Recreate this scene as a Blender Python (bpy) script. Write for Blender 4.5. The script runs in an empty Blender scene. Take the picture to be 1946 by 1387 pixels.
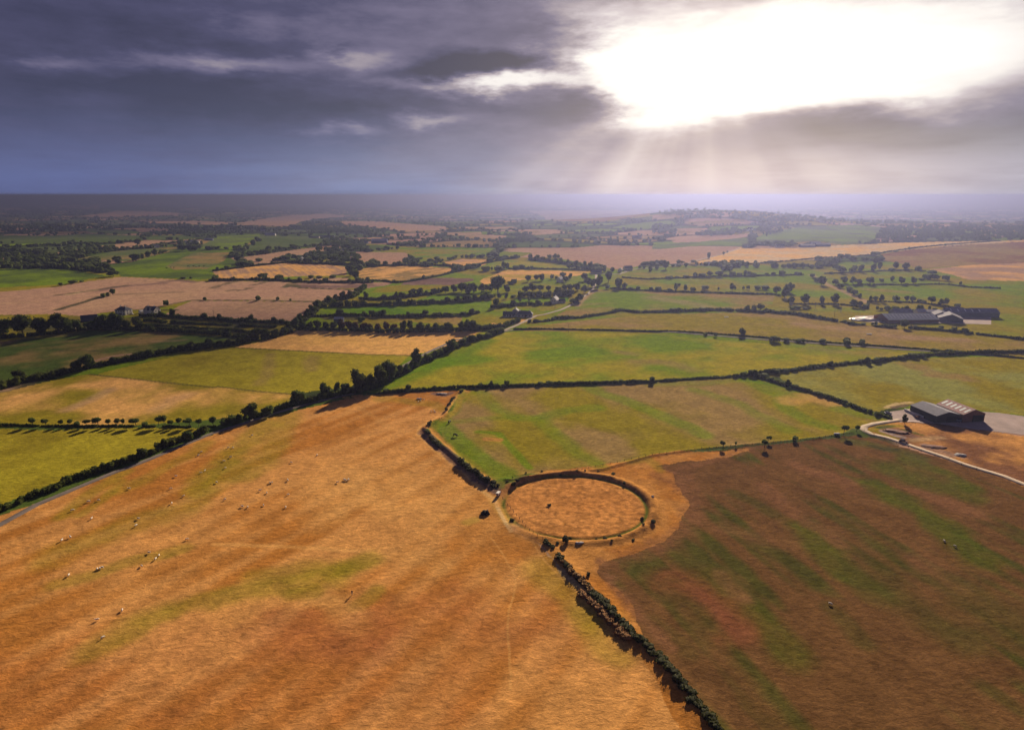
import bpy, math, random
import numpy as np
from math import radians as R
random.seed(7); RNG = np.random.default_rng(7)
SC = bpy.context.scene; COL = SC.collection

# ------------------------------------------------------------------ camera
CAMH = 122.0; FPX = 1152.0; PITCH = R(15.64)
cd = bpy.data.cameras.new("camera"); cam = bpy.data.objects.new("camera", cd); COL.objects.link(cam)
cd.sensor_width = 36.0; cd.lens = 36.0 * FPX / 1946.0; cd.clip_start = 1.0; cd.clip_end = 200000.0
cam.location = (0, 0, CAMH); cam.rotation_euler = (math.pi / 2 - PITCH, 0, 0)
SC.camera = cam

# ------------------------------------------------------------------ light
SUN_EL, SUN_AZ = 20.0, 19.0          # azimuth is measured clockwise from +Y (the view direction)
SUNV = np.array([math.sin(R(SUN_AZ)) * math.cos(R(SUN_EL)), math.cos(R(SUN_AZ)) * math.cos(R(SUN_EL)), math.sin(R(SUN_EL))])
sl = bpy.data.lights.new("sun", 'SUN'); sun = bpy.data.objects.new("sun", sl); COL.objects.link(sun)
sl.energy = 5.0; sl.angle = R(0.9); sl.color = (1.0, 0.80, 0.56)
sun.rotation_euler = (R(90 - SUN_EL), 0, R(180 - SUN_AZ))
sun.location = (0, 0, 500)
SC.view_settings.view_transform = 'Standard'; SC.view_settings.look = 'None'
SC.view_settings.exposure = 0.9; SC.view_settings.gamma = 1.0
SC.cycles.use_denoising = True
SC.cycles.volume_bounces = 0; SC.cycles.max_bounces = 5; SC.cycles.diffuse_bounces = 2
SC.cycles.transparent_max_bounces = 8
try: SC.cycles.use_light_tree = False
except Exception: pass
HAZE_DENSITY = 0.00026; HAZE_COL = (0.138, 0.158, 0.296, 1); HAZE_G = 0.70

# ------------------------------------------------------------------ world
def s2l(c):
    return tuple((v / 255 / 12.92) if v / 255 <= 0.04045 else ((v / 255 + 0.055) / 1.055) ** 2.4 for v in c)
def px_dir(px, py):
    dx = (px - 973.0) / FPX; dy = (693.5 - py) / FPX
    cp, sp = math.cos(PITCH), math.sin(PITCH)
    return dx, cp + dy * sp, -sp + dy * cp
def azel(px, py):
    x, y, z = px_dir(px, py)
    return math.degrees(math.atan2(x, y)), math.degrees(math.atan2(z, math.hypot(x, y)))
W = bpy.data.worlds.new("World"); SC.world = W; W.use_nodes = True
NT = W.node_tree; NT.nodes.clear()
class NB:                                    # tiny node expression helper
    def __init__(s, nt): s.nt = nt
    def n(s, t, **k):
        o = s.nt.nodes.new(t)
        for a, b in k.items(): setattr(o, a, b)
        return o
    def put(s, sock, v):
        if isinstance(v, bpy.types.NodeSocket): s.nt.links.new(v, sock)
        else: sock.default_value = v
    def m(s, op, a, b=0.0, c=0.0, clamp=False):
        o = s.n('ShaderNodeMath', operation=op); o.use_clamp = clamp
        s.put(o.inputs[0], a); s.put(o.inputs[1], b); s.put(o.inputs[2], c)
        return o.outputs[0]
    def mix(s, f, a, b, blend='MIX'):
        o = s.n('ShaderNodeMix', data_type='RGBA', blend_type=blend)
        s.put(o.inputs[0], f); s.put(o.inputs[6], a); s.put(o.inputs[7], b)
        return o.outputs[2]
    def comb(s, x, y, z):
        o = s.n('ShaderNodeCombineXYZ'); s.put(o.inputs[0], x); s.put(o.inputs[1], y); s.put(o.inputs[2], z)
        return o.outputs[0]
    def noise(s, vec, scale, detail=4, rough=0.55, dist=0.0, dim='3D'):
        o = s.n('ShaderNodeTexNoise', noise_dimensions=dim); o.inputs['Scale'].default_value = scale
        o.inputs['Detail'].default_value = detail; o.inputs['Roughness'].default_value = rough
        o.inputs['Distortion'].default_value = dist
        if vec is not None: s.nt.links.new(vec, o.inputs['Vector'])
        return o
    def ramp(s, f, stops, interp='LINEAR'):
        o = s.n('ShaderNodeValToRGB'); o.color_ramp.interpolation = interp
        e = o.color_ramp.elements
        while len(e) < len(stops): e.new(0.5)
        for i, (p, c) in enumerate(stops): e[i].position = p; e[i].color = tuple(c) + ((1,) if len(c) == 3 else ())
        s.put(o.inputs[0], f)
        return o.outputs[0]
w = NB(NT)
tc = w.n('ShaderNodeTexCoord'); sep = w.n('ShaderNodeSeparateXYZ'); NT.links.new(tc.outputs['Generated'], sep.inputs[0])
X, Y, Z = sep.outputs
az0 = w.m('MULTIPLY', w.m('ARCTAN2', X, Y), 57.2958)
el0 = w.m('MULTIPLY', w.m('ARCSINE', Z), 57.2958)
nv = w.comb(w.m('MULTIPLY', az0, 0.10), w.m('MULTIPLY', el0, 0.30), 0.0)
wn = w.noise(nv, 1.3, 5, 0.6)
wsep = w.n('ShaderNodeSeparateColor'); NT.links.new(wn.outputs['Color'], wsep.inputs[0])
AZ = w.m('ADD', az0, w.m('MULTIPLY', w.m('SUBTRACT', wsep.outputs[0], 0.5), 10.0))
EL = w.m('ADD', el0, w.m('MULTIPLY', w.m('SUBTRACT', wsep.outputs[1], 0.5), 3.6))
def blob(px, py, rx, ry, wt, a=AZ, e=EL):
    a0, e0 = azel(px, py); sa = rx / 1196 * 57.3; se = ry / 1196 * 57.3
    t = w.m('ADD', w.m('POWER', w.m('ABSOLUTE', w.m('DIVIDE', w.m('SUBTRACT', a, a0), sa)), 2.0),
            w.m('POWER', w.m('ABSOLUTE', w.m('DIVIDE', w.m('SUBTRACT', e, e0), se)), 2.0))
    return w.m('MULTIPLY', w.m('EXPONENT', w.m('MULTIPLY', t, -1.0)), wt)
B = w.m('ADD', 0.155, 0.0)
BLOBS = [ # px, py, rx, ry, weight  (bright +, dark -)
 (1460, 112, 370, 84, 1.15), (1200, 120, 120, 45, .50), (1760, 120, 260, 75, .45), (1300, 10, 500, 30, .25), (1340, 198, 170, 22, .55),
 (1230, 225, 90, 22, .35), (1320, 300, 430, 100, .25), (1700, 330, 320, 50, .10),
 (830, 226, 60, 13, .42), (660, 243, 60, 10, .36), (930, 158, 140, 12, .62), (700, 112, 70, 18, .45),
 (470, 122, 130, 16, .36), (300, 112, 90, 16, .14), (130, 112, 60, 12, .30), (600, 60, 240, 20, .18), (180, 185, 60, 14, .12),
 (910, 126, 150, 20, -.55), (730, 200, 330, 30, -.12), (350, 200, 260, 60, -.10), (200, 150, 160, 40, -.10),
 (1130, 208, 120, 24, -.50), (1100, 180, 60, 18, -.25), (1760, 255, 260, 40, -.48), (1560, 235, 90, 30, -.30),
 (300, 50, 220, 40, -.10), (1010, 60, 80, 30, -.2)]
for b in BLOBS: B = w.m('ADD', B, blob(*b))
cn = w.noise(nv, 2.6, 9, 0.62).outputs['Fac']
cn2 = w.noise(w.comb(w.m('MULTIPLY', az0, 0.03), w.m('MULTIPLY', el0, 0.20), 3.0), 3.0, 5, 0.6).outputs['Fac']
B = w.m('ADD', B, w.m('MULTIPLY', w.m('SUBTRACT', cn, 0.5), 0.34))
B = w.m('ADD', B, w.m('MULTIPLY', w.m('SUBTRACT', cn2, 0.5), 0.22))
# light shafts under the cloud gap (real directions fanning out from the sun)
sa, se = azel(1345, 60)
th = w.m('ARCTAN2', w.m('SUBTRACT', az0, sa), w.m('SUBTRACT', se, el0))
rn = w.noise(w.comb(w.m('MULTIPLY', th, 1.5), 5.0, 0.0), 2.0, 2, 0.5).outputs['Fac']
rmask = w.m('EXPONENT', w.m('MULTIPLY', w.m('POWER', w.m('ABSOLUTE', w.m('DIVIDE', w.m('SUBTRACT', az0, 13.0), 26.0)), 2.0), -1.0))
rlow = w.m('SUBTRACT', 1.0, w.m('DIVIDE', w.m('SUBTRACT', el0, 1.0), 7.0), clamp=True)
RAY = w.m('MULTIPLY', w.m('MULTIPLY', w.m('SUBTRACT', rn, 0.42), 1.5), w.m('MULTIPLY', rmask, rlow))
B = w.m('ADD', B, RAY)
stops = [(0, (50, 48, 76)), (.16, (70, 67, 100)), (.34, (108, 101, 130)), (.5, (156, 145, 156)), (.66, (200, 190, 196)), (.82, (244, 238, 234)), (1, (255, 254, 252))]
cl = w.ramp(w.m('MULTIPLY', B, 0.86, clamp=True), [(p, s2l(c)) for p, c in stops])
azf = w.m('ADD', w.m('DIVIDE', az0, 90.0), 0.5, clamp=True)
hstops = [(0.05, (96, 108, 158)), (.12, (98, 112, 165)), (.35, (112, 130, 178)), (.48, (140, 148, 184)), (.58, (196, 188, 206)), (.68, (210, 198, 208)), (.80, (206, 197, 206)), (.95, (180, 182, 202))]
hz = w.ramp(azf, [(p, s2l(c)) for p, c in hstops])
hz = w.mix(w.m('MULTIPLY', w.m('MULTIPLY', RAY, 1.3), 1.0, clamp=True), hz, (0.86, 0.80, 0.81, 1))
hf = w.m('EXPONENT', w.m('MULTIPLY', w.m('POWER', w.m('MAXIMUM', w.m('DIVIDE', el0, 4.3), 0.0), 1.7), -1.0))
hf = w.m('MULTIPLY', hf, w.m('SUBTRACT', 1.0, w.m('MULTIPLY', w.m('SUBTRACT', cn2, .42, clamp=True), 1.2)))
skyc = w.mix(hf, cl, hz)
nish = w.n('ShaderNodeTexSky', sky_type='NISHITA'); nish.sun_disc = False
nish.sun_elevation = R(SUN_EL); nish.sun_rotation = R(SUN_AZ); nish.dust_density = 2.0
# the cloud deck covers nearly all of the clear sky
scl = w.n('ShaderNodeVectorMath', operation='SCALE'); NT.links.new(skyc, scl.inputs[0]); scl.inputs['Scale'].default_value = 10.0 / (2 ** SC.view_settings.exposure)
out = w.mix(0.03, scl.outputs[0], nish.outputs[0])
bg = w.n('ShaderNodeBackground'); bg.inputs['Strength'].default_value = 0.1
NT.links.new(out, bg.inputs[0]); wo = w.n('ShaderNodeOutputWorld'); NT.links.new(bg.outputs[0], wo.inputs[0])

# ------------------------------------------------------------------ helpers: noise, terrain, pixels -> ground points
def _h(ix, iy, s):
    n = (ix.astype(np.int64) * 374761393 + iy.astype(np.int64) * 668265263 + s * 1442695041) & 0x7fffffff
    n = ((n ^ (n >> 13)) * 1274126177) & 0x7fffffff
    return ((n ^ (n >> 16)) & 0xffff) / 65535.0
def vnoise(x, y, s=0):
    ix = np.floor(x); iy = np.floor(y); fx = x - ix; fy = y - iy
    fx = fx * fx * (3 - 2 * fx); fy = fy * fy * (3 - 2 * fy)
    a = _h(ix, iy, s); b = _h(ix + 1, iy, s); c = _h(ix, iy + 1, s); d = _h(ix + 1, iy + 1, s)
    return (a * (1 - fx) + b * fx) * (1 - fy) + (c * (1 - fx) + d * fx) * fy
def fbm(x, y, o=4, s=0):
    t = 0; a = 0.5; n = 0
    for i in range(o): t = t + a * vnoise(x * 2 ** i + 17.3 * i, y * 2 ** i - 9.1 * i, s + i); n += a; a *= 0.5
    return t / n
def sst(a, b, x):
    t = np.clip((x - a) / (b - a), 0, 1); return t * t * (3 - 2 * t)
HC = [0, 0]; HA = HB = 1.0; BANKS = []       # filled in below
def terr0(x, y):
    d = np.hypot(x, y); az = np.degrees(np.arctan2(x, y))
    z = (fbm(x / 420, y / 420, 3, 3) - .5) * 9 * sst(420, 1500, d)
    z = z + (fbm(x / 1500, y / 1500, 3, 5) - .5) * 46 * sst(1300, 4200, d)
    z = z + (fbm(x / 60, y / 60, 2, 9) - .5) * 0.7 * sst(30, 200, d) + (fbm(x / 9, y / 9, 2, 19) - .5) * 0.25
    left = 1 - sst(-12, 14, az)
    z = z - 22 * left * sst(1500, 3600, d)
    z = z - (62 * (1 - left) + 42 * left) * sst(3300 - 300 * (1 - left), 5200, d)
    z = z + 56 * np.exp(-((az - 18) / 8.5) ** 2) * sst(1900, 3000, d) * (1 - sst(3000, 4600, d))
    z = z + 92 * sst(11000, 24000, d) + (fbm(x / 5000, y / 5000, 3, 8) - .5) * 60 * sst(9000, 20000, d) * 1.7
    return z
def seg_dist(x, y, P):
    best = np.full(x.shape, 1e9)
    for (ax, ay), (bx, by) in zip(P[:-1], P[1:]):
        vx, vy = bx - ax, by - ay; L = vx * vx + vy * vy + 1e-9
        t = np.clip(((x - ax) * vx + (y - ay) * vy) / L, 0, 1)
        best = np.minimum(best, np.hypot(x - ax - t * vx, y - ay - t * vy))
    return best
def henge_r(x, y): return np.hypot((x - HC[0]) / HA, (y - HC[1]) / HB)
def terr(x, y):
    x = np.asarray(x, float); y = np.asarray(y, float)
    z = terr0(x, y)
    if BANKS:
        r = henge_r(x, y); th = np.arctan2(y - HC[1], x - HC[0])
        lf = 1 - .75 * sst(.72, .95, np.cos(th - R(196)))
        near = 1 - .45 * sst(.5, .9, np.cos(th - R(262)))
        z = z - .5 * np.exp(-((r - 1.045) / .035) ** 2) * lf + (.75 + .8 * fbm(x / 5, y / 5, 3, 44)) * np.exp(-((r - 1.15 - .05 * (fbm(x / 9, y / 9, 2, 45) - .5)) / .078) ** 2) * lf * near
        for P, hh, ww in BANKS:
            bb = np.array(P); m = (x > bb[:, 0].min() - 12) & (x < bb[:, 0].max() + 12) & (y > bb[:, 1].min() - 12) & (y < bb[:, 1].max() + 12)
            if m.any():
                dd = seg_dist(x[m], y[m], P); z[m] = z[m] + hh * np.exp(-(dd / ww) ** 2)
    return z
DS = np.concatenate([np.geomspace(60, 32000, 700)])
def G(pts):
    """photo pixels -> ground points (x, y, z), by walking each view ray down to the terrain"""
    out = []
    for px, py in pts:
        dx, dy, dz = px_dir(px, min(max(py, 373), 1500) if py < 373 else py)
        h = math.hypot(dx, dy); ux, uy, s = dx / h, dy / h, dz / h
        f = CAMH + s * DS - terr(ux * DS, uy * DS)
        k = np.argmax(f < 0) if (f < 0).any() else len(DS) - 1
        if k > 0 and f[k] < 0:
            t = f[k - 1] / (f[k - 1] - f[k]); d = DS[k - 1] + t * (DS[k] - DS[k - 1])
        else: d = DS[k]
        out.append((ux * d, uy * d))
    a = np.array(out); return np.column_stack([a, terr(a[:, 0], a[:, 1])])
def ppm(p):                                   # photo pixels per metre at a ground point
    return FPX / (p[1] * math.cos(PITCH) + (CAMH - p[2]) * math.sin(PITCH))
def project(P):
    P = np.asarray(P, float); c, s_ = math.cos(PITCH), math.sin(PITCH)
    d = P[:, 1] * c + (CAMH - P[:, 2]) * s_
    u = P[:, 0]; v = P[:, 1] * s_ - (CAMH - P[:, 2]) * c
    return 973 + FPX * u / d, 693.5 - FPX * v / d
FR = {'R1': (100, 350, 3.243), 'R2': (650, 350, 3.243), 'R3': (1240, 350, 3.243), 'R4': (100, 580, 3.243), 'R5': (650, 580, 3.243),
      'R6': (1240, 580, 3.243), 'R7': (100, 880, 3.243), 'R8': (650, 880, 3.243), 'R9': (1240, 880, 3.243), 'P': (0, 0, 1),
      'S1': (109, 560, 6.487), 'S2': (400, 560, 6.487), 'S3': (600, 480, 6.487), 'S4': (880, 480, 6.487), 'S5': (1160, 430, 5.724),
      'S6': (1500, 430, 5.724), 'S7': (109, 380, 6.487), 'S8': (400, 380, 6.487), 'S9': (560, 380, 6.487), 'B': (1600, 740, 8.108),
      'C': (1600, 560, 8.108), 'H': (900, 860, 5.406), 'K': (770, 730, 12.16), 'Q': (1040, 990, 5.55)}
def T(fr, pts):
    ox, oy, s = FR[fr]; return [(ox + x / s, oy + y / s) for x, y in pts]
def L_(fr, s):                                # "x,y x,y ..." -> photo pixel points; a token like S4: switches frame
    out = []
    for tok in s.split():
        if tok.endswith(':'): fr = tok[:-1]; continue
        x, y = tok.split(','); out += T(fr, [(float(x), float(y))])
    return out
def dens(pts, step=12, closed=False):
    p = list(pts) + ([pts[0]] if closed else []); o = []
    for a, b in zip(p[:-1], p[1:]):
        n = max(1, int(math.hypot(b[0] - a[0], b[1] - a[1]) / step))
        o += [(a[0] + (b[0] - a[0]) * i / n, a[1] + (b[1] - a[1]) * i / n) for i in range(n)]
    if not closed: o.append(p[-1])
    return o
hc = G([(1092, 1021), (1090, 907), (962, 962), (1223, 962)])
HC[0] = (hc[2][0] + hc[3][0]) / 2; HC[1] = (hc[0][1] + hc[1][1]) / 2
HA = (hc[3][0] - hc[2][0]) / 2; HB = (hc[1][1] - hc[0][1]) / 2
def bank(fr, s, h, w_): BANKS.append(([tuple(q[:2]) for q in G(dens(L_(fr, s), 25))], h, w_))
bank('Q', '-20,230 60,320 150,440 300,620 480,820 640,960 800,1120 1000,1330 1200,1540 1500,1850 1830,2300', 0.7, 3.6)
bank('R5', '740,525 690,590 640,680 560,730 510,760 560,820 680,920 800,1030 900,1090', 1.3, 1.8)
bank('R6', '-900,1075 -300,1010 0,925 300,885 700,850 1000,820 1230,785', 0.7, 1.1)
bank('R5', '200,545 500,520 900,505 1300,492 1946,475', 0.6, 1.4)

# ------------------------------------------------------------------ object helpers
def link(o, parent=None):
    COL.objects.link(o)
    if parent is not None: o.parent = parent
    return o
def tag(o, label=None, cat=None, group=None, kind=None):
    if label: o['label'] = label
    if cat: o['category'] = cat
    if group: o['group'] = group
    if kind: o['kind'] = kind
    return o
def qmesh(name, V, Q, mats, mi=None, smooth=False):
    me = bpy.data.meshes.new(name); V = np.asarray(V, np.float32); Q = np.asarray(Q, np.int32); k = Q.shape[1]
    me.vertices.add(len(V)); me.vertices.foreach_set('co', V.ravel())
    me.loops.add(Q.size); me.loops.foreach_set('vertex_index', Q.ravel())
    me.polygons.add(len(Q)); me.polygons.foreach_set('loop_start', np.arange(0, Q.size, k, dtype=np.int32))
    me.polygons.foreach_set('loop_total', np.full(len(Q), k, np.int32))
    for m_ in mats: me.materials.append(m_)
    if mi is not None: me.polygons.foreach_set('material_index', np.asarray(mi, np.int32))
    if smooth: me.polygons.foreach_set('use_smooth', np.ones(len(Q), bool))
    me.update(calc_edges=True); return me
def empty(name, loc, rz=0):
    o = bpy.data.objects.new(name, None); o.location = loc; o.rotation_euler = (0, 0, rz); o.empty_display_size = 1; return link(o)
class MB:                                     # faces collected into one mesh
    def __init__(s): s.v = []; s.f = []
    def quadbox(s, x0, x1, y0, y1, z0, z1):
        b = len(s.v); s.v += [(x, y, z) for z in (z0, z1) for x, y in ((x0, y0), (x1, y0), (x1, y1), (x0, y1))]
        s.f += [(b, b + 3, b + 2, b + 1), (b + 4, b + 5, b + 6, b + 7)] + [(b + i, b + (i + 1) % 4, b + 4 + (i + 1) % 4, b + 4 + i) for i in range(4)]
    def face(s, pts): b = len(s.v); s.v += list(pts); s.f.append(tuple(range(b, b + len(pts))))
    def tube(s, pts, radii, n=6, cap=True):
        rings = []; P = [np.array(p, float) for p in pts]
        for i, p in enumerate(P):
            t = P[min(i + 1, len(P) - 1)] - P[max(i - 1, 0)]; t /= np.linalg.norm(t) + 1e-9
            u = np.cross(t, (0, 0, 1) if abs(t[2]) < .9 else (1, 0, 0)); u /= np.linalg.norm(u); v_ = np.cross(t, u)
            b = len(s.v); s.v += [tuple(p + radii[i] * (math.cos(a) * u + math.sin(a) * v_)) for a in [2 * math.pi * k / n for k in range(n)]]
            rings.append(b)
        for a, b in zip(rings[:-1], rings[1:]):
            s.f += [(a + k, a + (k + 1) % n, b + (k + 1) % n, b + k) for k in range(n)]
        if cap: s.f.append(tuple(rings[0] + k for k in range(n))); s.f.append(tuple(rings[-1] + k for k in range(n)))
    def build(s, name, mat, parent=None, smooth=False):
        me = bpy.data.meshes.new(name); me.from_pydata(s.v, [], s.f); me.materials.append(mat)
        if smooth:
            for p in me.polygons: p.use_smooth = True
        me.update(); o = bpy.data.objects.new(name, me); return link(o, parent)

# ------------------------------------------------------------------ materials
def mat(name, col, rough=0.9, var=0.25, scale=1.0, bump=0.0, spec=0.2, metal=0.0, col2=None, objvar=0.0, wave=None):
    m_ = bpy.data.materials.new(name); m_.use_nodes = True; nt = m_.node_tree; n = NB(nt)
    bs = nt.nodes['Principled BSDF']; bs.inputs['Roughness'].default_value = rough
    bs.inputs['Specular IOR Level'].default_value = spec; bs.inputs['Metallic'].default_value = metal
    g = n.n('ShaderNodeNewGeometry'); nz = n.noise(g.outputs['Position'], scale, 4, 0.6).outputs['Fac']
    c2 = col2 or tuple(c * (1 - var) for c in col)
    f = n.m('MULTIPLY', n.m('SUBTRACT', nz, 0.35), 3.0, clamp=True)
    c = n.mix(f, tuple(c2) + (1,), tuple(col) + (1,))
    if objvar:
        oi = n.n('ShaderNodeObjectInfo'); hv = n.n('ShaderNodeHueSaturation')
        nt.links.new(c, hv.inputs['Color'])
        n.put(hv.inputs['Value'], n.m('ADD', 1 - objvar, n.m('MULTIPLY', oi.outputs['Random'], 2 * objvar)))
        n.put(hv.inputs['Hue'], n.m('ADD', 0.485, n.m('MULTIPLY', oi.outputs['Random'], 0.03))); c = hv.outputs[0]
    if wave:
        wv = n.n('ShaderNodeTexWave', bands_direction='X'); wv.inputs['Scale'].default_value = wave
        to = n.n('ShaderNodeTexCoord'); nt.links.new(to.outputs['Object'], wv.inputs['Vector'])
        bp = n.n('ShaderNodeBump'); bp.inputs['Strength'].default_value = .5; bp.inputs['Distance'].default_value = .05
        nt.links.new(wv.outputs['Fac'], bp.inputs['Height']); nt.links.new(bp.outputs[0], bs.inputs['Normal'])
    nt.links.new(c, bs.inputs['Base Color'])
    if bump:
        bp = n.n('ShaderNodeBump'); bp.inputs['Strength'].default_value = 1.0; bp.inputs['Distance'].default_value = bump
        nt.links.new(nz, bp.inputs['Height']); nt.links.new(bp.outputs[0], bs.inputs['Normal'])
    return m_
FOL = mat('foliage', (0.120, 0.150, 0.026), .9, spec=.05, col2=(0.030, 0.045, 0.014), scale=0.35, objvar=.28)
FOLN = mat('foliage_hedge', (0.120, 0.140, 0.024), .9, spec=.05, col2=(0.030, 0.040, 0.012), scale=0.5, objvar=.2)
FOLA = mat('foliage_autumn', (0.15, 0.065, 0.02), .85, col2=(0.05, 0.045, 0.015), scale=0.22, objvar=.25)
def leafy(m_):                                # thin leaves let some of the low sun through
    nt = m_.node_tree; b_ = nt.nodes['Principled BSDF']; src = b_.inputs['Base Color'].links[0].from_socket
    t_ = nt.nodes.new('ShaderNodeBsdfTranslucent'); mx = nt.nodes.new('ShaderNodeMixShader'); mx.inputs[0].default_value = .35
    nt.links.new(src, t_.inputs[0]); o_ = [n_ for n_ in nt.nodes if n_.type == 'OUTPUT_MATERIAL'][0]
    nt.links.new(b_.outputs[0], mx.inputs[1]); nt.links.new(t_.outputs[0], mx.inputs[2]); nt.links.new(mx.outputs[0], o_.inputs[0])
GORSE = mat('foliage_gorse', (0.080, 0.085, 0.018), .85, col2=(0.016, 0.022, 0.010), scale=1.2, objvar=.2)
DRY = mat('dry_scrub', (0.30, 0.15, 0.05), .95, col2=(0.12, 0.07, 0.03), scale=1.0, objvar=.1)
for m_ in (FOL, FOLN, FOLA, GORSE): leafy(m_)
BARK = mat('bark', (0.10, 0.075, 0.055), .95, scale=3)
WHITE = mat('white_render', (0.78, 0.76, 0.72), .8, var=.08)
CREAM = mat('cream_render', (0.72, 0.62, 0.48), .8, var=.1)
SLATE = mat('slate_roof', (0.065, 0.078, 0.115), .75, var=.3, spec=.15, scale=2)
GLASS = mat('window_glass', (0.03, 0.035, 0.05), .1, spec=.8)
DOORM = mat('door_paint', (0.12, 0.05, 0.04), .6)
BLACKC = mat('black_cladding', (0.018, 0.020, 0.028), .6, spec=.3, wave=4)
GREYR = mat('grey_sheet_roof', (0.27, 0.275, 0.33), .85, var=.25, scale=.4, spec=.1, wave=3)
GREENR = mat('grey_green_sheet_roof', (0.38, 0.43, 0.48), .85, var=.2, scale=.3, spec=.12, wave=3)
LIGHTR = mat('pale_sheet_roof', (0.58, 0.57, 0.60), .8, var=.2, spec=.1, scale=.4, wave=3)
REDR = mat('red_oxide_roof', (0.36, 0.10, 0.11), .7, col2=(0.30, 0.17, 0.18), scale=.5, wave=3)
SKYL = mat('rooflight', (0.62, 0.64, 0.68), .4, var=.1)
CONC = mat('concrete', (0.50, 0.45, 0.42), .9, var=.2, scale=.6)
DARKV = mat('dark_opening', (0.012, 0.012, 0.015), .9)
SILAGE = mat('white_silage_sheet', (0.85, 0.80, 0.74), .35, var=.08, scale=.5, spec=.5)
METAL = mat('painted_metal', (0.10, 0.13, 0.20), .5, spec=.5)
RUST = mat('rusty_metal', (0.20, 0.09, 0.07), .8, spec=.1)
WOOL = mat('wool', (0.74, 0.68, 0.58), .95, var=.12, scale=6, bump=.03)
FACE = mat('sheep_face', (0.55, 0.48, 0.40), .9, var=.1)
HIDE = mat('black_hide', (0.015, 0.013, 0.012), .6, var=.3)
WOODP = mat('pole_wood', (0.13, 0.10, 0.08), .9)
STONE = mat('stone', (0.42, 0.40, 0.40), .9, scale=2)
ROADM = mat('asphalt_lane', (0.19, 0.155, 0.14), .95, var=.25, scale=.3)
TRACKM = mat('gravel_track', (0.52, 0.42, 0.32), .95, var=.2, scale=.3)
LANEM = mat('pale_lane', (0.36, 0.29, 0.22), .95, var=.25, scale=.3)
YARDM = mat('yard_gravel', (0.40, 0.31, 0.29), .95, var=.3, scale=.12)
JACKET = mat('dark_jacket', (0.012, 0.010, 0.014), .8); TROUS = mat('pale_trousers', (0.42, 0.38, 0.36), .9)
SKIN = mat('skin', (0.50, 0.30, 0.22), .6, var=.05); HAIR = mat('dark_hair', (0.02, 0.015, 0.01), .6)
def shade_cloud_mat():
    m_ = mat('shade_cloud_white', (0.8, 0.8, 0.82), 1.0, var=.05, scale=.001, spec=0); return m_
SHADE_CLOUD = shade_cloud_mat()

# ------------------------------------------------------------------ fields: albedo of every crop and pasture
C = dict(mos=(0.078, 0.074, 0.018), gr2=(0.070, 0.105, 0.010),
 dry=(0.55, 0.275, 0.085), dry2=(0.40, 0.168, 0.036), straw=(0.66, 0.37, 0.12), olive=(0.25, 0.205, 0.018), grn=(0.150, 0.225, 0.010),
 lush=(0.095, 0.20, 0.006), ylw=(0.31, 0.265, 0.022), tan=(0.42, 0.27, 0.17), tan2=(0.37, 0.235, 0.15), gold=(0.74, 0.43, 0.12), cream=(0.62, 0.46, 0.24),
 pink=(0.40, 0.245, 0.17), plough=(0.20, 0.125, 0.105), dkg=(0.075, 0.115, 0.022), mix=(0.285, 0.195, 0.070), pale=(0.25, 0.255, 0.065), brn=(0.148, 0.078, 0.031), brn2=(0.22, 0.105, 0.052),
 wood=(0.035, 0.045, 0.02), scrub=(0.085, 0.085, 0.035), bluegrn=(0.11, 0.145, 0.045), earth=(0.16, 0.10, 0.085), hed=(0.05, 0.055, 0.025), rufous=(0.47, 0.225, 0.062), redbr=(0.36, 0.12, 0.06))
# (frame, polygon, base, second colour, patch scale m, stripe direction (two photo px points) or None, stripe spacing m, stripe weight, bias)
F = []
def field(fr, s, a, b, sc=40, dr=None, sp=0, sw=0, bias=0.0): F.append((L_(fr, s), C[a], C[b], sc, dr, sp, sw, bias))
# broad background zones (overridden below)
field('P', '-400,500 400,520 750,470 1000,480 1300,505 2400,500 2400,700 1900,720 -400,700', 'grn', 'olive', 60, None, 0, 0, -.05)
# --- far left
field('R1', '-600,330 -600,310 30,320 200,305 540,318 560,350 400,362 30,362 -600,370', 'dkg', 'bluegrn', 60)
field('R1', '230,288 480,285 560,300 420,312 230,300', 'bluegrn', 'grn')
field('R1', '590,320 800,315 880,330 700,345 600,345', 'dkg', 'bluegrn')
field('R1', '280,185 400,165 640,168 800,182 760,192 500,200 300,205 170,195', 'pink', 'tan', 80)
field('R1', '430,110 760,112 720,125 430,125', 'plough', 'pink')
field('R1', '40,132 290,135 290,148 40,145', 'pink', 'plough')
field('R1', '-900,150 -200,148 -150,160 -900,165', 'pink', 'plough')
field('R1', '590,230 900,226 1170,240 1000,252 600,238', 'tan', 'pink')
field('R1', '1130,240 1330,208 1500,190 1700,185 1850,198 1600,215 1520,235 1480,260 1400,262 1280,255', 'tan', 'pink', 90)
field('R2', '0,228 180,228 640,262 640,285 400,290 300,280 180,265 0,250', 'tan', 'pink', 90)
field('R1', '440,276 700,275 720,290 560,290', 'tan', 'tan2')
field('R1', '-700,270 -200,268 -50,280 -500,292', 'tan', 'pink')
field('R1', '-700,480 -100,440 265,385 500,360 720,350 900,335 920,348 680,375 400,395 280,400 -100,450 -600,500', 'tan', 'tan2', 60)
field('R1', '900,385 1020,325 1280,305 1280,335 1180,375 1100,390 920,398', 'grn', 'bluegrn', 60)
field('R1', '1300,325 1500,318 1740,345 1820,350 1600,380 1350,395 1310,420 1170,440 1200,380', 'bluegrn', 'dkg', 80)
field('R1', '140,465 400,410 760,385 770,400 690,425 560,460 480,475 450,480 400,470', 'bluegrn', 'mix', 70)
field('R1', '300,500 500,475 760,410 1130,405 1090,450 1160,490 1100,515 980,540 1000,580 900,590 700,580 420,570 400,540', 'dkg', 'grn', 60, None, 0, 0, .1)
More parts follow.
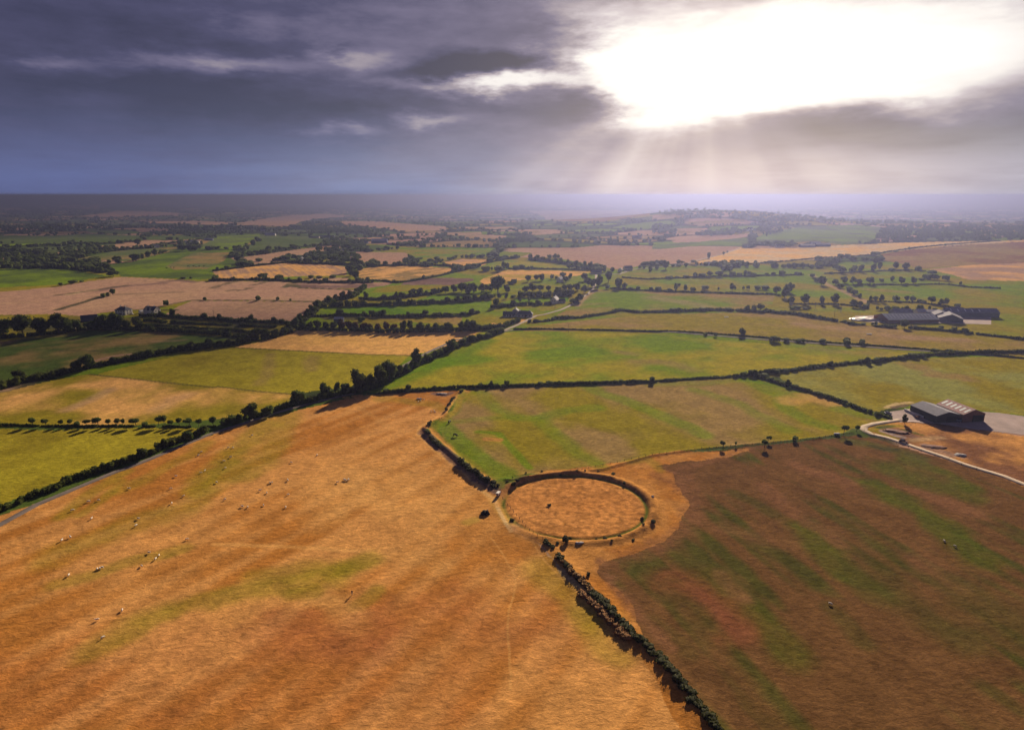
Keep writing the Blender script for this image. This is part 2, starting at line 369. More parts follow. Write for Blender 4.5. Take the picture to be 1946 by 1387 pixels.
field('R1', '700,505 860,425 1090,420 1060,470 960,520 750,530', 'mix', 'bluegrn', 50)
field('R1', '1175,450 1320,430 1600,390 1800,370 1830,380 1700,410 1560,435 1440,445 1360,475 1250,500 1200,470', 'tan', 'tan2', 50)
field('R1', '990,540 1150,515 1400,490 1540,480 1820,510 1810,560 1500,570 1130,588 1030,590', 'straw', 'tan2', 40, ((520, 500), (560, 528)), 9, .5)
field('R1', '1580,580 1820,578 1850,600 1590,602', 'tan', 'tan2')
field('R1', '-700,520 30,525 150,535 330,565 150,600 60,620 -700,650', 'dkg', 'grn')
field('R1', '-700,700 30,632 180,605 420,572 700,585 900,600 1200,598 1420,600 1560,625 1890,655 1880,690 1700,728 1200,720 860,715 700,750 480,780 300,790 230,822 30,800 -700,840', 'pink', 'tan', 70, ((300, 575), (700, 560)), 14, .35)
field('R1', '640,815 860,718 1700,728 1600,780 1500,855 1200,850 900,825', 'tan2', 'pink', 70, ((400, 600), (600, 602)), 10, .3)
field('R1', '1440,630 1500,608 1946,612 1946,640 1700,640 1450,636', 'plough', 'earth', 30)
field('S1', '590,260 700,210 880,185 1000,180 1440,190 1260,265', 'olive', 'grn', 20)
field('R4', '-400,60 30,55 250,75 680,75 1100,100 1500,115 1500,160 1210,215 700,165 200,155 -400,185', 'scrub', 'olive', 30)
field('R4', '-400,230 30,185 200,155 700,165 1180,210 900,250 700,280 480,330 250,380 30,400 -400,520', 'dkg', 'mix', 32, ((110, 650), (400, 620)), 16, .25, .05)
field('R4', '1120,260 1300,220 1510,155 1946,165 R5: 0,160 860,162 700,235 540,285 420,308 0,300', 'gold', 'straw', 40, ((500, 640), (800, 645)), 5, .30)
field('R4', '250,430 600,345 1120,258 1946,302 R5: 420,308 330,390 60,500 R4: 1840,500 1480,545 1000,510 600,465 280,430', 'ylw', 'olive', 30, ((500, 670), (480, 720)), 15, .35, .18)
field('R4', '-400,560 30,455 230,425 600,465 1480,545 1440,620 1160,690 900,710 500,740 -400,745', 'straw', 'olive', 45, ((109, 750), (220, 700)), 26, .35, .0)
field('R4', '-400,760 30,770 400,755 950,755 700,840 500,950 30,1090 -400,1260', 'ylw', 'olive', 30, ((109, 870), (220, 810)), 20, .3)
# --- middle valley
field('S3', '380,100 500,-10 1100,0 1170,40 1130,95 980,130 900,150 620,120', 'tan2', 'pink', 50)
field('S9', '800,560 1000,555 1440,630 1946,720 1946,640 1500,580 900,540', 'olive', 'grn')
field('S9', '1500,720 1480,640 1946,650 1946,740 1800,745', 'olive', 'grn')
field('S3', '490,240 640,180 1050,165 1740,190 1720,230 1300,320 1140,355 850,345 560,330', 'mix', 'straw', 25, ((760, 508), (830, 500)), 12, .9)
field('S3', '1100,350 1300,325 1500,310 1946,320 1946,345 1700,400 1050,400', 'plough', 'earth', 30)
field('S3', '0,380 960,365 900,400 640,440 0,440', 'plough', 'pink', 30)
field('S3', '590,545 760,440 1000,400 1700,405 1580,440 1200,490 960,560 720,575', 'olive', 'grn', 40, ((700, 560), (840, 552)), 18, .5)
field('S3', '1200,590 1500,520 1946,510 1946,570 1400,600', 'lush', 'grn', 40)
field('S3', '200,700 560,670 1946,600 1946,740 1200,770 900,765 350,750', 'lush', 'grn', 40)
field('S4', '0,620 350,590 350,680 200,730 0,740', 'lush', 'grn', 40)
field('S3', '60,780 1800,790 1800,900 1200,860 700,880', 'olive', 'mix', 30)
field('S3', '1580,120 1800,80 2100,90 2100,160 1760,190', 'tan', 'straw')
field('S2', '1330,270 1600,250 1900,280 1900,320 1400,310', 'scrub', 'olive')
field('S4', '180,180 380,110 560,95 1400,160 1420,190 500,200', 'grn', 'ylw', 50)
field('S4', '250,320 540,215 1600,235 1400,290 560,350 230,400 210,350', 'straw', 'ylw', 60)
field('S4', '360,680 1300,640 1100,720 780,720 380,720', 'grn', 'olive')
field('S4', '440,620 700,560 1300,545 1300,600 500,640', 'lush', 'grn')
field('S4', '340,870 520,870 760,820 800,850 560,895 400,900', 'dry', 'straw', 20)
field('S4', '700,60 900,-10 1700,-90 R3: 0,380 560,385 270,480 0,500 R2: 1946,485 1700,528 1560,500 1300,450', 'pink', 'tan', 80, ((1100, 490), (1400, 482)), 22, .25)
field('R3', '275,482 400,440 540,390 640,398 900,392 1200,375 1500,362 1946,352 2300,345 2300,360 1930,372 1600,402 1380,430 1120,458 800,478 560,490 330,492', 'cream', 'gold', 60, ((1400, 500), (1700, 470)), 12, .25)
field('R3', '1380,440 1600,402 1946,372 2400,350 2400,480 1946,500 1660,520 1580,500 1420,470', 'mix', 'brn2', 70)
field('R3', '1700,525 1946,500 2400,480 2400,600 1946,590 1850,560', 'tan2', 'straw', 50)
field('R3', '640,330 700,300 900,265 1250,250 1420,265 1370,330 1400,355 1180,375 1000,350 640,372', 'grn', 'bluegrn', 90)
field('R3', '0,405 0,378 580,330 580,372 540,385 300,378', 'grn', 'bluegrn', 90)
field('R3', '120,350 400,320 590,305 590,322 300,355 130,362', 'tan', 'pink', 50)
field('R3', '150,275 330,270 350,290 160,305', 'mix', 'tan', 50)
field('R3', '0,190 200,185 200,205 0,222', 'mix', 'tan2', 60)
field('R3', '180,235 560,215 600,240 300,262', 'mix', 'tan2', 60)
field('R2', '1120,445 1300,400 1946,400 1946,420 1700,520 1500,490 1300,450', 'pink', 'tan', 80)
field('R2', '1100,285 1350,285 1380,300 1200,315 1100,300', 'tan', 'mix'); field('R2', '740,318 860,310 1010,318 1010,335 900,345 760,335', 'tan', 'mix')
field('R2', '560,300 860,295 860,310 700,318', 'tan', 'mix'); field('R2', '690,265 1050,262 1100,275 800,280', 'mix', 'tan')
field('R2', '1150,165 1700,160 1800,180 1300,225', 'mix', 'tan2', 60); field('R2', '1300,230 1500,195 1800,165 1900,190 1600,230', 'mix', 'brn2', 60)
# green strips on the right
field('S4', '1100,800 1400,640 1560,470 1640,450 2100,470 R3: 750,690 740,740 540,775 0,790 R2: 1946,780 1480,815 1240,835', 'grn', 'mix', 70, ((1150, 590), (1500, 575)), 20, .3, .05)
field('R5', '1100,170 1150,130 1480,95 1946,50 R3: 0,800 700,790 1000,830 1450,885 1946,935 2500,985 R6: 2500,360 1946,290 1340,240 720,195 0,150', 'olive', 'mix', 60, ((1300, 630), (1837, 650)), 22, .35, .0)
field('R5', '160,535 400,440 700,300 900,200 1000,168 1250,160 1946,180 R6: 0,180 700,235 1200,265 1700,305 1500,320 1100,365 600,415 0,465 R5: 1946,470 900,500 240,540', 'grn', 'ylw', 45, ((1000, 700), (1500, 640)), 26, .35, .1)
field('R6', '760,435 1100,385 1700,325 1946,318 2500,320 2500,700 1946,640 1650,600 1440,640 1380,660 900,510', 'pale', 'olive', 40)
# --- near fields
field('R5', '740,560 820,515 1946,480 R6: 0,475 600,440 800,500 1200,620 1480,705 1300,740 1150,795 700,850 400,875 0,925 R5: 1946,920 1600,1000 1300,1030 1150,1035 910,1080 700,900 580,760 640,700 700,640', 'mix', 'olive', 42, ((1245, 740), (1400, 800)), 30, .55, -.05)
field('R4', '-500,1360 30,1175 500,985 900,825 1200,725 1480,655 1946,545 R5: 0,570 240,545 740,522 690,590 640,680 560,735 510,765 560,830 680,930 800,1040 940,1160 1000,1232 R8: 1050,420 1230,520 1360,700 1560,890 1900,1180 2400,1900 -2600,2400', 'dry', 'dry2', 50, ((300, 1240), (700, 1000)), 12, .38, .05)
field('P', '960,920 1160,895 1240,872 1420,848 1640,826 1700,845 1837,885 2300,1000 2300,1700 1480,1620 1225,1230 1150,1150 1035,1030 960,950', 'brn', 'mos', 30, ((1450, 900), (1800, 1120)), 9, .55, .55)
field('P', '945,932 1000,903 1100,890 1200,876 1300,862 1420,850 1330,880 1262,890 1295,905 1312,950 1305,985 1285,1010 1250,1030 1190,1055 1148,1070 1140,1085 1175,1135 1230,1200 1300,1290 1420,1430 1360,1500 1225,1240 1150,1150 1030,1035 1000,1000', 'rufous', 'dry2', 10)
field('B', '290,560 860,500 1040,500 1500,540 1946,600 3400,800 3400,1720 1946,1170 1400,960 620,740 400,640', 'dry', 'brn2', 14)
# strokes: (points, half width m, colour, strength, softness, noise)
ST = []
def stroke(fr, s, wd, col, st=.8, soft=.5, ns=.3, scale=12): ST.append((L_(fr, s), wd, C[col] if isinstance(col, str) else col, st, soft, ns, scale))
# green bands and tracks in the dry pasture
stroke('R4', '1300,730 1180,850 1080,950 980,1040 900,1120', 9, 'olive', .85, .6, .5)
stroke('R4', '1450,680 1380,850 1300,950 1200,1050', 8, 'olive', .7, .6, .5)
stroke('R4', '950,850 800,950 600,1050 400,1150', 5, 'olive', .6, .6, .5)
stroke('R7', '40,330 160,230 280,150 450,50', 4, 'olive', .75, .6, .4); stroke('R7', '160,320 300,230 420,110', 3, 'olive', .5, .6, .4)
stroke('R7', '30,560 200,500 420,400 620,330 820,290 1000,150 1120,0', 8, 'olive', .6, .7, .6)
stroke('R7', '30,740 250,690 480,610 620,570 800,520', 4, 'olive', .7, .6, .5)
stroke('R7', '180,1180 400,1050 620,930 900,860 1200,790 1500,730 1700,680 1946,590', 5.5, 'olive', .85, .6, .5)
stroke('R7', '1250,690 1500,660 1750,640', 5, 'olive', .6, .7, .5); stroke('R7', '1500,800 1600,790', 4, 'olive', .8, .6, .3)
stroke('R8', '-20,690 60,640 160,600', 6, 'olive', .7, .7, .5); stroke('R8', '100,880 170,830 220,780', 3.5, 'olive', .75, .5, .3)
stroke('R8', '1230,640 1350,760 1450,860 1540,950', 7, 'ylw', .55, .7, .4); stroke('R8', '1500,960 1600,1080 1680,1180', 6, 'olive', .6, .7, .4)
stroke('R8', '960,230 990,290 1040,360', 3.5, 'ylw', .7, .6, .3); stroke('R8', '770,365 820,350', 2.5, 'olive', .7, .6, .2)
stroke('R5', '1330,640 1250,590', 3, 'olive', .3); stroke('R5', '250,580 380,590 560,610 620,640', 6, 'olive', .6, .6, .5)
stroke('R5', '0,560 120,640 300,760 600,830', 2, 'straw', .2, .8, .6)
stroke('R7', '1650,840 1780,870 1850,950', 6, 'straw', .7, .8, .8); stroke('R7', '1750,300 1946,200', 16, 'straw', .5, .9, .8)
stroke('R8', '200,560 400,560 600,600', 6, 'straw', .4, .9, .8); stroke('R8', '150,100 400,120 700,200 850,300', 26, 'straw', .5, .95, .5)
stroke('R7', '1000,500 1300,510 1946,540', 1.4, 'straw', .5, .8, .4)
stroke('R7', '-300,1400 600,1350 1200,1340 2200,1360', 26, 'redbr', .3, .95, .7); stroke('R8', '300,900 700,880 1200,1000', 14, 'redbr', .35, .95, .8)
stroke('R7', '1400,1050 1946,1080', 10, 'redbr', .4, .9, .8)
# worn paths
stroke('R8', '720,20 850,160 940,220 960,280 1010,370 1040,420', .9, 'cream', .7, .6, .3, 4)
stroke('R8', '920,460 990,560 1050,670 1070,730 1050,830 1025,900 1020,1000 1030,1165 1040,1400', .40, 'straw', .38, .7, .9, 4)
stroke('R8', '1040,370 1150,450 1250,600 1400,760 1600,900', .4, 'straw', .4, .6, .4, 4)
stroke('R5', '780,525 730,580 700,650 600,730 560,760 R5: 580,800 700,900 800,970 900,1070', 2.2, 'rufous', .85, .5, .4, 6)
stroke('R5', '740,530 700,560 640,650 560,710 480,750 475,790 560,880 640,940 780,1060 870,1140 960,1230', 1.6, 'straw', .7, .5, .4, 5)
stroke('R5', '500,780 560,850 680,940 800,1040 900,1110 950,1150', 2.6, 'earth', .85, .5, .6, 5)
stroke('R5', '570,545 620,555 670,540', 3.0, 'earth', .95, .4, .5, 6); stroke('R5', '540,560 620,575 700,555 740,530', 3.5, 'rufous', .6, .6, .4, 6)
stroke('R5', '0,545 60,540', 2.5, 'cream', .4)
# green bands in the centre pasture
stroke('R5', '850,540 960,640 1090,690 1220,690 1400,650 1560,630', 6, 'grn', .8, .6, .5)
stroke('R5', '1220,700 1330,820 1480,930 1580,985', 6, 'grn', .75, .6, .5)
stroke('R5', '1500,495 1600,540 1800,610 1946,670 R6: 60,680 250,760 330,800', 6.5, 'grn', .9, .5, .4)
stroke('R5', '820,560 1000,590 1100,660', 8, 'olive', .6, .7, .5)
stroke('R5', '600,740 690,800 780,890 870,980 980,1040', 7, 'lush', .95, .4, .35)
stroke('R5', '760,540 690,660 610,740', 3, 'grn', .5, .7, .5)
stroke('R5', '840,780 960,790 1020,850 1080,920 1150,1000', 2.4, 'grn', .85, .5, .3); stroke('R5', '890,825 970,830', 2.6, 'rufous', .8, .5, .3)
stroke('R5', '680,720 900,700 1100,680', 4, 'grn', .5, .7, .5)
stroke('R6', '600,460 720,520 800,560 900,550', 8, 'grn', .9, .5, .4); stroke('R6', '560,450 700,480 900,530', 5, 'lush', .6, .6, .4)
stroke('R6', '800,590 830,640 960,710 1100,750', 6, 'grn', .9, .5, .4); stroke('R6', '250,520 500,600 750,720 850,770', 6, 'grn', .75, .6, .5)
stroke('R6', '840,590 960,560 1080,600', 8, 'straw', .7, .5, .5); stroke('R6', '1150,640 1400,690', 7, 'grn', .8, .5, .4)
stroke('R6', '300,560 500,640 650,700', 8, 'mix', .5, .7, .5); stroke('R6', '0,490 300,480 550,460', 6, 'grn', .55, .7, .5)
# bright green field
stroke('R5', '200,525 420,450 700,320 900,220', 9, 'lush', .7, .8, .3); stroke('R5', '1400,230 1700,220 1946,240', 14, 'grn', .5, .9, .5)
stroke('R5', '1700,290 1800,300', 7, 'mix', .6, .8, .5); stroke('R6', '-100,350 100,360 220,395', 10, 'mix', .6, .8, .6); stroke('R6', '1000,270 1400,300', 12, 'mix', .5, .9, .5)
# yellow-green fields
stroke('R4', '1350,300 1320,420 1280,490', 5, 'mix', .5, .8, .5); stroke('R4', '1600,320 1590,400', 6, 'mix', .5, .8, .5); stroke('R4', '1450,400 1500,500', 9, 'ylw', .7, .8, .4)
stroke('R4', '1020,500 1250,530 1480,548', .7, 'hed', .8, .5, .1); stroke('R4', '230,425 600,466 1000,508', .5, 'hed', .7, .5, .1)
stroke('R4', '1120,262 1946,303 R5: 420,310', .7, 'hed', .7, .5, .1)
stroke('R4', '100,640 200,600 350,520', 5, 'tan', .5, .8, .5); stroke('R4', '650,640 800,560', 7, 'tan', .5, .8, .5)
stroke('R4', '250,345 400,310 500,300', 3, 'pink', .75, .5, .5); stroke('R4', '620,225 800,215', 4, 'pink', .35, .8, .5); stroke('R4', '30,280 200,280 330,285', .8, 'hed', .5)
# lower right brown field
for s_, wd, cc, q in [('500,190 620,240 760,320', 4, 'mos', .8), ('900,400 1000,480 1100,580 1200,680 1350,800', 7, 'gr2', .8), ('1250,660 1450,820 1650,940 1946,1080', 9, 'mos', .85),
        ('1350,130 1500,210 1700,340 1946,560', 8, 'gr2', .95), ('1450,20 1650,100 1946,190', 9, 'gr2', .8), ('1550,-20 1800,60 1946,140', 6, 'gr2', .8),
        ('400,740 520,840 680,960 850,1160', 7, 'gr2', .7), ('150,560 260,600', 5, 'mos', .8), ('130,740 250,780 420,880 480,960', 9, (0.26, 0.085, 0.045), .7), ('430,700 500,760 560,820', 4, 'brn2', .8),
        ('850,0 1000,60 1180,110 1240,170', 5, 'brn2', .85), ('700,140 800,240 900,330', 4, 'brn2', .7), ('950,380 1060,430 1150,500', 4, 'brn2', .8), ('450,400 560,430 650,470', 5, 'brn2', .6),
        ('1650,180 1850,260 1946,300', 6, 'brn2', .8), ('1700,640 1850,720', 8, 'brn2', .6), ('1250,240 1600,420 1946,640', 6, 'brn', .5), ('1200,800 1350,850 1500,960 1600,1100', 6, 'brn', .6), ('40,80 150,150', 4, 'brn2', .6),
        ('0,980 100,1060 200,1160', 4, 'mos', .5), ('800,560 900,640 1000,740', 4, 'mos', .7), ('1100,900 1300,1100', 4, 'mos', .7), ('2000,800 2300,1000', 14, 'mos', .7)]:
    stroke('R9', s_, wd, cc, q, .65, .6)
stroke('B', '50,800 400,850 900,960 1200,1080', 5, 'dkg', .7, .7, .5); stroke('B', '200,660 330,720', 3, 'dkg', .8); stroke('B', '480,880 650,930 820,920', 2.2, 'hed', .6, .6, .8, 3)
stroke('B', '450,640 600,560 900,560', 2.5, 'olive', .8); stroke('B', '500,640 700,720 900,780', 2, 'olive', .9)
stroke('B', '620,640 800,700 950,740', 1.6, (.36, .30, .28), .9, .5, .4, 3); stroke('B', '640,600 850,620 1100,730', 3.2, 'earth', .85, .5, .6, 3); stroke('B', '580,590 760,570', 2, 'dkg', .8, .5, .5, 3); stroke('B', '950,620 1230,700', 1.5, 'dkg', .8, .5, .5, 3)
stroke('B', '1260,860 1500,960 1800,1020', 3.5, (.30, .22, .20), .75, .5, .8, 3); stroke('B', '1100,780 1300,760 1500,740', 3, 'cream', .4, .8, .5)
stroke('B', '670,280 850,220 1070,200', 1.6, 'cream', .8, .5, .3, 3); stroke('B', '780,280 1000,240', 2.2, 'earth', .8, .5, .5, 3)
# far right / middle
stroke('R6', '1600,370 1750,430 1946,450', 9, 'mix', .8, .6, .8); stroke('R6', '880,120 1100,160 1500,210', 7, 'mix', .8, .8, .5); stroke('R3', '980,560 1060,610 1240,690 1320,730', 4, 'tan', .7, .5, .3)
stroke('R3', '900,860 1200,900 1600,950 1946,960', 10, 'tan2', .5, .9, .5); stroke('R3', '0,700 200,730 400,770', 16, 'tan2', .45, .9, .5); stroke('R3', '1350,650 1550,665', 14, 'mix', .6, .9, .5)
stroke('S4', '1640,460 1500,560 1400,660', 3, 'tan', .7, .7, .2); stroke('S4', '1500,700 1800,690', 12, 'mix', .6, .9, .5)
stroke('S7', '500,1120 700,1075 1000,1050 1300,1030', 9, 'plough', .9, .5, .3); stroke('S7', '1300,1010 1500,990 1680,1010', 8, 'earth', .8, .5, .4); stroke('S7', '160,1165 300,1130 460,1115', 5, 'cream', .6, .5, .2)
stroke('S8', '920,1075 1000,1030 1080,1070', 6, 'scrub', .9, .5, .4); stroke('S8', '1000,1035 1400,1045 1946,1030', 3, 'tan', .6); stroke('S8', '1100,1085 1500,1100 1860,1110', 2.5, 'hed', .9, .4, .2)
for s_ in ('30,1090 100,1060 280,1010', '200,1120 300,1110', '340,1120 450,1100 500,1080', '530,1050 680,1010'): stroke('S8', s_, 1.6, 'hed', .6, .6, .9, 8)
stroke('R1', '30,775 200,725 300,690', 1.6, 'hed', .9, .5, .2); stroke('R1', '860,716 1300,716 1700,727', 1.2, 'hed', .9, .5, .2); stroke('R1', '240,830 420,790 600,765 700,745 830,720', 1.2, 'hed', .6, .5, .2)
stroke('R1', '30,684 180,665 450,625', .8, 'hed', .6, .5, .2); stroke('R1', '400,680 800,665', 1.2, 'hed', .4, .6, .5)
stroke('S1', '1260,190 1470,188', 1.5, 'hed', .9, .5, .1)
stroke('P', '1270,893 1300,905 1318,950 1312,990 1290,1020 1240,1045 1165,1070', 5, 'brn2', .75, .95, .9, 5); stroke('P', '1440,850 1360,872 1290,892', 3.5, 'brn2', .7, .95, .8, 5); stroke('Q', '560,440 560,520 700,700 900,920 1130,1150 1300,1350', 2.2, 'brn2', .7, .95, .8, 5)
# henge surroundings
stroke('H', '1900,180 1800,60 1600,80', 3, 'olive', .5, .7, .5, 5)

# ------------------------------------------------------------------ the ground: one polar sheet out to the horizon
az_in = np.radians(np.arange(-46, 46.01, 0.07)); az_out = np.radians(np.arange(49, 180, 2.5))
AZS = np.concatenate([-az_out[::-1], az_in, az_out])
dep = np.concatenate([np.array([80, 72, 66, 60, 55, 51]), np.arange(48, 14, -0.08), np.arange(14, 6, -0.055), np.arange(6, 2, -0.04), np.arange(2, 0.9, -0.025), np.arange(.9, .32, -.02)])
DD = np.concatenate([CAMH / np.tan(np.radians(dep)), np.array([24000, 27000, 31000, 36000])])
nA, nD = len(AZS), len(DD)
gx = (DD[:, None] * np.sin(AZS)[None]).ravel(); gy = (DD[:, None] * np.cos(AZS)[None]).ravel(); gz = terr(gx, gy)
def inpoly(x, y, P):
    c = np.zeros(x.shape, bool); n = len(P); j = n - 1
    for i in range(n):
        xi, yi = P[i]; xj, yj = P[j]
        if yi != yj:
            c ^= ((yi > y) != (yj > y)) & (x < (xj - xi) * (y - yi) / (yj - yi) + xi)
        j = i
    return c
def cells(x, y, size, seed):                  # jittered cell pattern for the small distant fields
    u = x / size; v = y / (size * .8); iu = np.floor(u); iv = np.floor(v)
    d1 = np.full(x.shape, 9.); d2 = np.full(x.shape, 9.); idc = np.zeros(x.shape)
    for a in (-1, 0, 1):
        for b in (-1, 0, 1):
            cx = iu + a + _h(iu + a, iv + b, seed); cy = iv + b + _h(iu + a, iv + b, seed + 7)
            q = np.hypot(cx - u, cy - v); hid = _h(iu + a, iv + b, seed + 13)
            n1 = q < d1; d2 = np.where(n1, d1, np.minimum(d2, q)); idc = np.where(n1, hid, idc); d1 = np.where(n1, q, d1)
    return idc, (d2 - d1) * size * .5
CS = 230.0
gd = np.hypot(gx, gy); gaz = np.degrees(np.arctan2(gx, gy))
idc, edge = cells(gx + 40 * fbm(gx / 300, gy / 300, 2, 4), gy, CS, 31)
lf = 1 - sst(-8, 12, gaz)
pal = np.array([C['dkg'], C['bluegrn'], C['grn'], C['olive'], C['mix'], C['tan'], C['pink'], C['wood'], C['tan2']])
cumL = np.cumsum([.30, .24, .08, .06, .06, .07, .07, .09, .03]); cumR = np.cumsum([.08, .16, .22, .14, .14, .08, .08, .04, .06])
kL = np.searchsorted(cumL, idc * .999); kR = np.searchsorted(cumR, idc * .999)
col = np.where((lf > .5)[:, None], pal[np.clip(kL, 0, 8)], pal[np.clip(kR, 0, 8)])
big = fbm(gx / 900, gy / 900, 3, 77)
hedf = (1 - sst(5, 16 + gd * .004, edge))[:, None] * .9
col = col * (1 - hedf) + np.array(C['wood']) * hedf
fb = fbm(gx / 60, gy / 60, 3, 71)[:, None]
col = col * (0.8 + .4 * fb)
fid = np.full(gx.shape, -1)
for k, (P, a, b, sc_, dr, sp, sw, bias) in enumerate(F):
    Pw = G(dens(P, 14, True))[:, :2]
    m = (gx > Pw[:, 0].min()) & (gx < Pw[:, 0].max()) & (gy > Pw[:, 1].min()) & (gy < Pw[:, 1].max())
    ii = np.nonzero(m)[0]
    if not len(ii): continue
    am = 9.0 if (k > 0 and tuple(a) == C['rufous']) else 1.6
    ii = ii[inpoly(gx[ii] + (fbm(gx[ii] / (3 * am), gy[ii] / (3 * am), 6, 21) - .5) * am * 1.6, gy[ii] + (fbm(gx[ii] / (3 * am), gy[ii] / (3 * am), 6, 22) - .5) * am * 1.6, Pw)]
    x, y = gx[ii], gy[ii]; a = np.array(a); b = np.array(b)
    t = (fbm(x / sc_, y / sc_, 4, 100 + k) - .5) * 2.6 + .45 - bias
    if dr:
        q = G([dr[0], dr[1]]); ang = math.atan2(q[1][1] - q[0][1], q[1][0] - q[0][0])
        u = x * math.cos(ang) + y * math.sin(ang); v = -x * math.sin(ang) + y * math.cos(ang)
        v2 = v + (fbm(u / 70, v / 70, 2, 200 + k) - .5) * sp * .8
        s1 = fbm(u / (sp * 9), v2 / sp, 3, 300 + k) - .5
        t = t + s1 * 4.2 * sw
        if sp < 13 and sw < .95: t = t + .25 * np.sin(v * 2 * math.pi / sp)
    t = sst(0, 1, t)[:, None]
    cc = a * (1 - t) + b * t
    cc = cc * (0.86 + .28 * fbm(x / 6, y / 6, 2, 400 + k)[:, None])
    col[ii] = cc; fid[ii] = k
for P, wd, cc, stg, soft, ns, nsc in ST:
    Pw = G(dens(P, 20))[:, :2]; dq = np.hypot(Pw[:, 0], Pw[:, 1]).mean(); wd = max(wd, dq * dq * 7e-6 * .9); mg = wd * 2.5
    m = (gx > Pw[:, 0].min() - mg) & (gx < Pw[:, 0].max() + mg) & (gy > Pw[:, 1].min() - mg) & (gy < Pw[:, 1].max() + mg)
    ii = np.nonzero(m)[0]
    if not len(ii): continue
    x, y = gx[ii], gy[ii]
    jx = (fbm(x / nsc, y / nsc, 3, 55) - .5) * wd * 2.2 * ns; jy = (fbm(x / nsc + 40, y / nsc, 3, 56) - .5) * wd * 2.2 * ns
    dd = seg_dist(x + jx, y + jy, [tuple(p) for p in Pw])
    tex = fbm(x / (nsc * .4), y / (nsc * .4), 3, 57)
    f = (1 - sst(wd * (1 - soft), wd * (1 + soft * .6), dd)) * stg * (1 - ns * .5 + ns * tex)
    f = np.clip(f, 0, 1)[:, None] * (.72 if dq < 420 and wd > 3 else 1)
    col[ii] = col[ii] * (1 - f) + np.array(cc) * f
# henge: rough russet grass inside, green damp ditch, worn bank, dry apron round it
r = henge_r(gx, gy); m = r < 2.2
ii = np.nonzero(m)[0]; x, y, rr = gx[ii], gy[ii], r[ii]
th = np.arctan2(y - HC[1], x - HC[0]); n1 = fbm(x / 1.7, y / 1.7, 3, 61); n2 = fbm(x / 14, y / 14, 3, 62)
inside = (1 - sst(1.0, 1.015, rr))[:, None]
ap_w = 1.26 + .0 * np.clip(np.sin(th * 1 + R(65) + math.pi), -.3, 1) + .15 * (n2 - .5)
ap = ((1 - sst(ap_w, ap_w + .10, rr)) * sst(.25, .5, 1 - np.cos(th - R(165))))[:, None]
rus = np.array(C['rufous'])[None] * (.62 + .75 * n1[:, None]) * (1 - .2 * n2[:, None])
inn = (np.array((0.52, 0.245, 0.075))[None] * (1 - n2[:, None]) + np.array((0.46, 0.20, 0.055))[None] * n2[:, None]) * (.42 + 1.15 * n1[:, None])
c0 = col[ii]; c0 = c0 * (1 - ap * .9) + rus * ap * .9
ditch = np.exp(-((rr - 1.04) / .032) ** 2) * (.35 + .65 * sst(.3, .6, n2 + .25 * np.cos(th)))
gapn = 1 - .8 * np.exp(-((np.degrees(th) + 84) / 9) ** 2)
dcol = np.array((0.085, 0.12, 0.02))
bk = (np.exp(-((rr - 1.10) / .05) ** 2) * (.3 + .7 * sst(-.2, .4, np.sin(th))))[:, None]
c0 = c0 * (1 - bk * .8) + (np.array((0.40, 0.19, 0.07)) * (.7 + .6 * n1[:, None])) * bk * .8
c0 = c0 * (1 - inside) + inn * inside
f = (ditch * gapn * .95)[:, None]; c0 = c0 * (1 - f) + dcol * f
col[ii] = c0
# bare soil under hedge banks
base = (np.arange(nD - 1)[:, None] * nA + np.arange(nA - 1)[None]).ravel()
Q = np.column_stack([base, base + 1, base + 1 + nA, base + nA])
# close behind the camera and at the hub
wrap = np.arange(nD - 1) * nA
Q2 = np.column_stack([wrap + nA - 1, wrap, wrap + nA, wrap + 2 * nA - 1])
V = np.column_stack([gx, gy, gz]); hub = len(V); V = np.vstack([V, [0, 0, float(terr(np.array([0.]), np.array([0.]))[0])]])
ring = np.column_stack([np.arange(0, nA - 2, 2), np.full((nA - 1) // 2, hub), np.arange(2, nA, 2), np.arange(1, nA - 1, 2)]) if nA % 2 else None
Qa = np.vstack([Q, Q2] + ([ring] if ring is not None else []))
GM = bpy.data.materials.new('ground_grass_and_crops'); GM.use_nodes = True; nt = GM.node_tree; g = NB(nt)
bs = nt.nodes['Principled BSDF']; bs.inputs['Roughness'].default_value = .95; bs.inputs['Specular IOR Level'].default_value = .0
at = g.n('ShaderNodeAttribute'); at.attribute_name = 'albedo'
geo = g.n('ShaderNodeNewGeometry')
mp = g.n('ShaderNodeMapping'); mp.inputs['Rotation'].default_value = (0, 0, R(-28)); mp.inputs['Scale'].default_value = (.62, 1.15, 1)
nt.links.new(geo.outputs['Position'], mp.inputs['Vector'])
na = g.noise(mp.outputs[0], 0.55, 6, 0.68, .4).outputs['Fac']; nb = g.noise(geo.outputs['Position'], 0.10, 4, 0.6).outputs['Fac']
nc = g.noise(mp.outputs[0], 2.1, 3, 0.7).outputs['Fac']
f1 = g.m('ADD', 0.10, g.m('MULTIPLY', na, 1.75)); f2 = g.m('ADD', 0.62, g.m('MULTIPLY', nb, 0.76)); f3 = g.m('ADD', 0.45, g.m('MULTIPLY', nc, 1.1))
ff = g.m('MULTIPLY', g.m('MULTIPLY', f1, f2), f3)
v3 = g.n('ShaderNodeVectorMath', operation='SCALE'); nt.links.new(at.outputs['Color'], v3.inputs[0]); nt.links.new(ff, v3.inputs['Scale'])
nt.links.new(v3.outputs[0], bs.inputs['Base Color'])
bp = g.n('ShaderNodeBump'); bp.inputs['Strength'].default_value = .8; bp.inputs['Distance'].default_value = .30
nt.links.new(g.m('ADD', na, g.m('MULTIPLY', nc, .35)), bp.inputs['Height']); nt.links.new(bp.outputs[0], bs.inputs['Normal'])
gm = qmesh('ground', V, Qa, [GM], smooth=True)
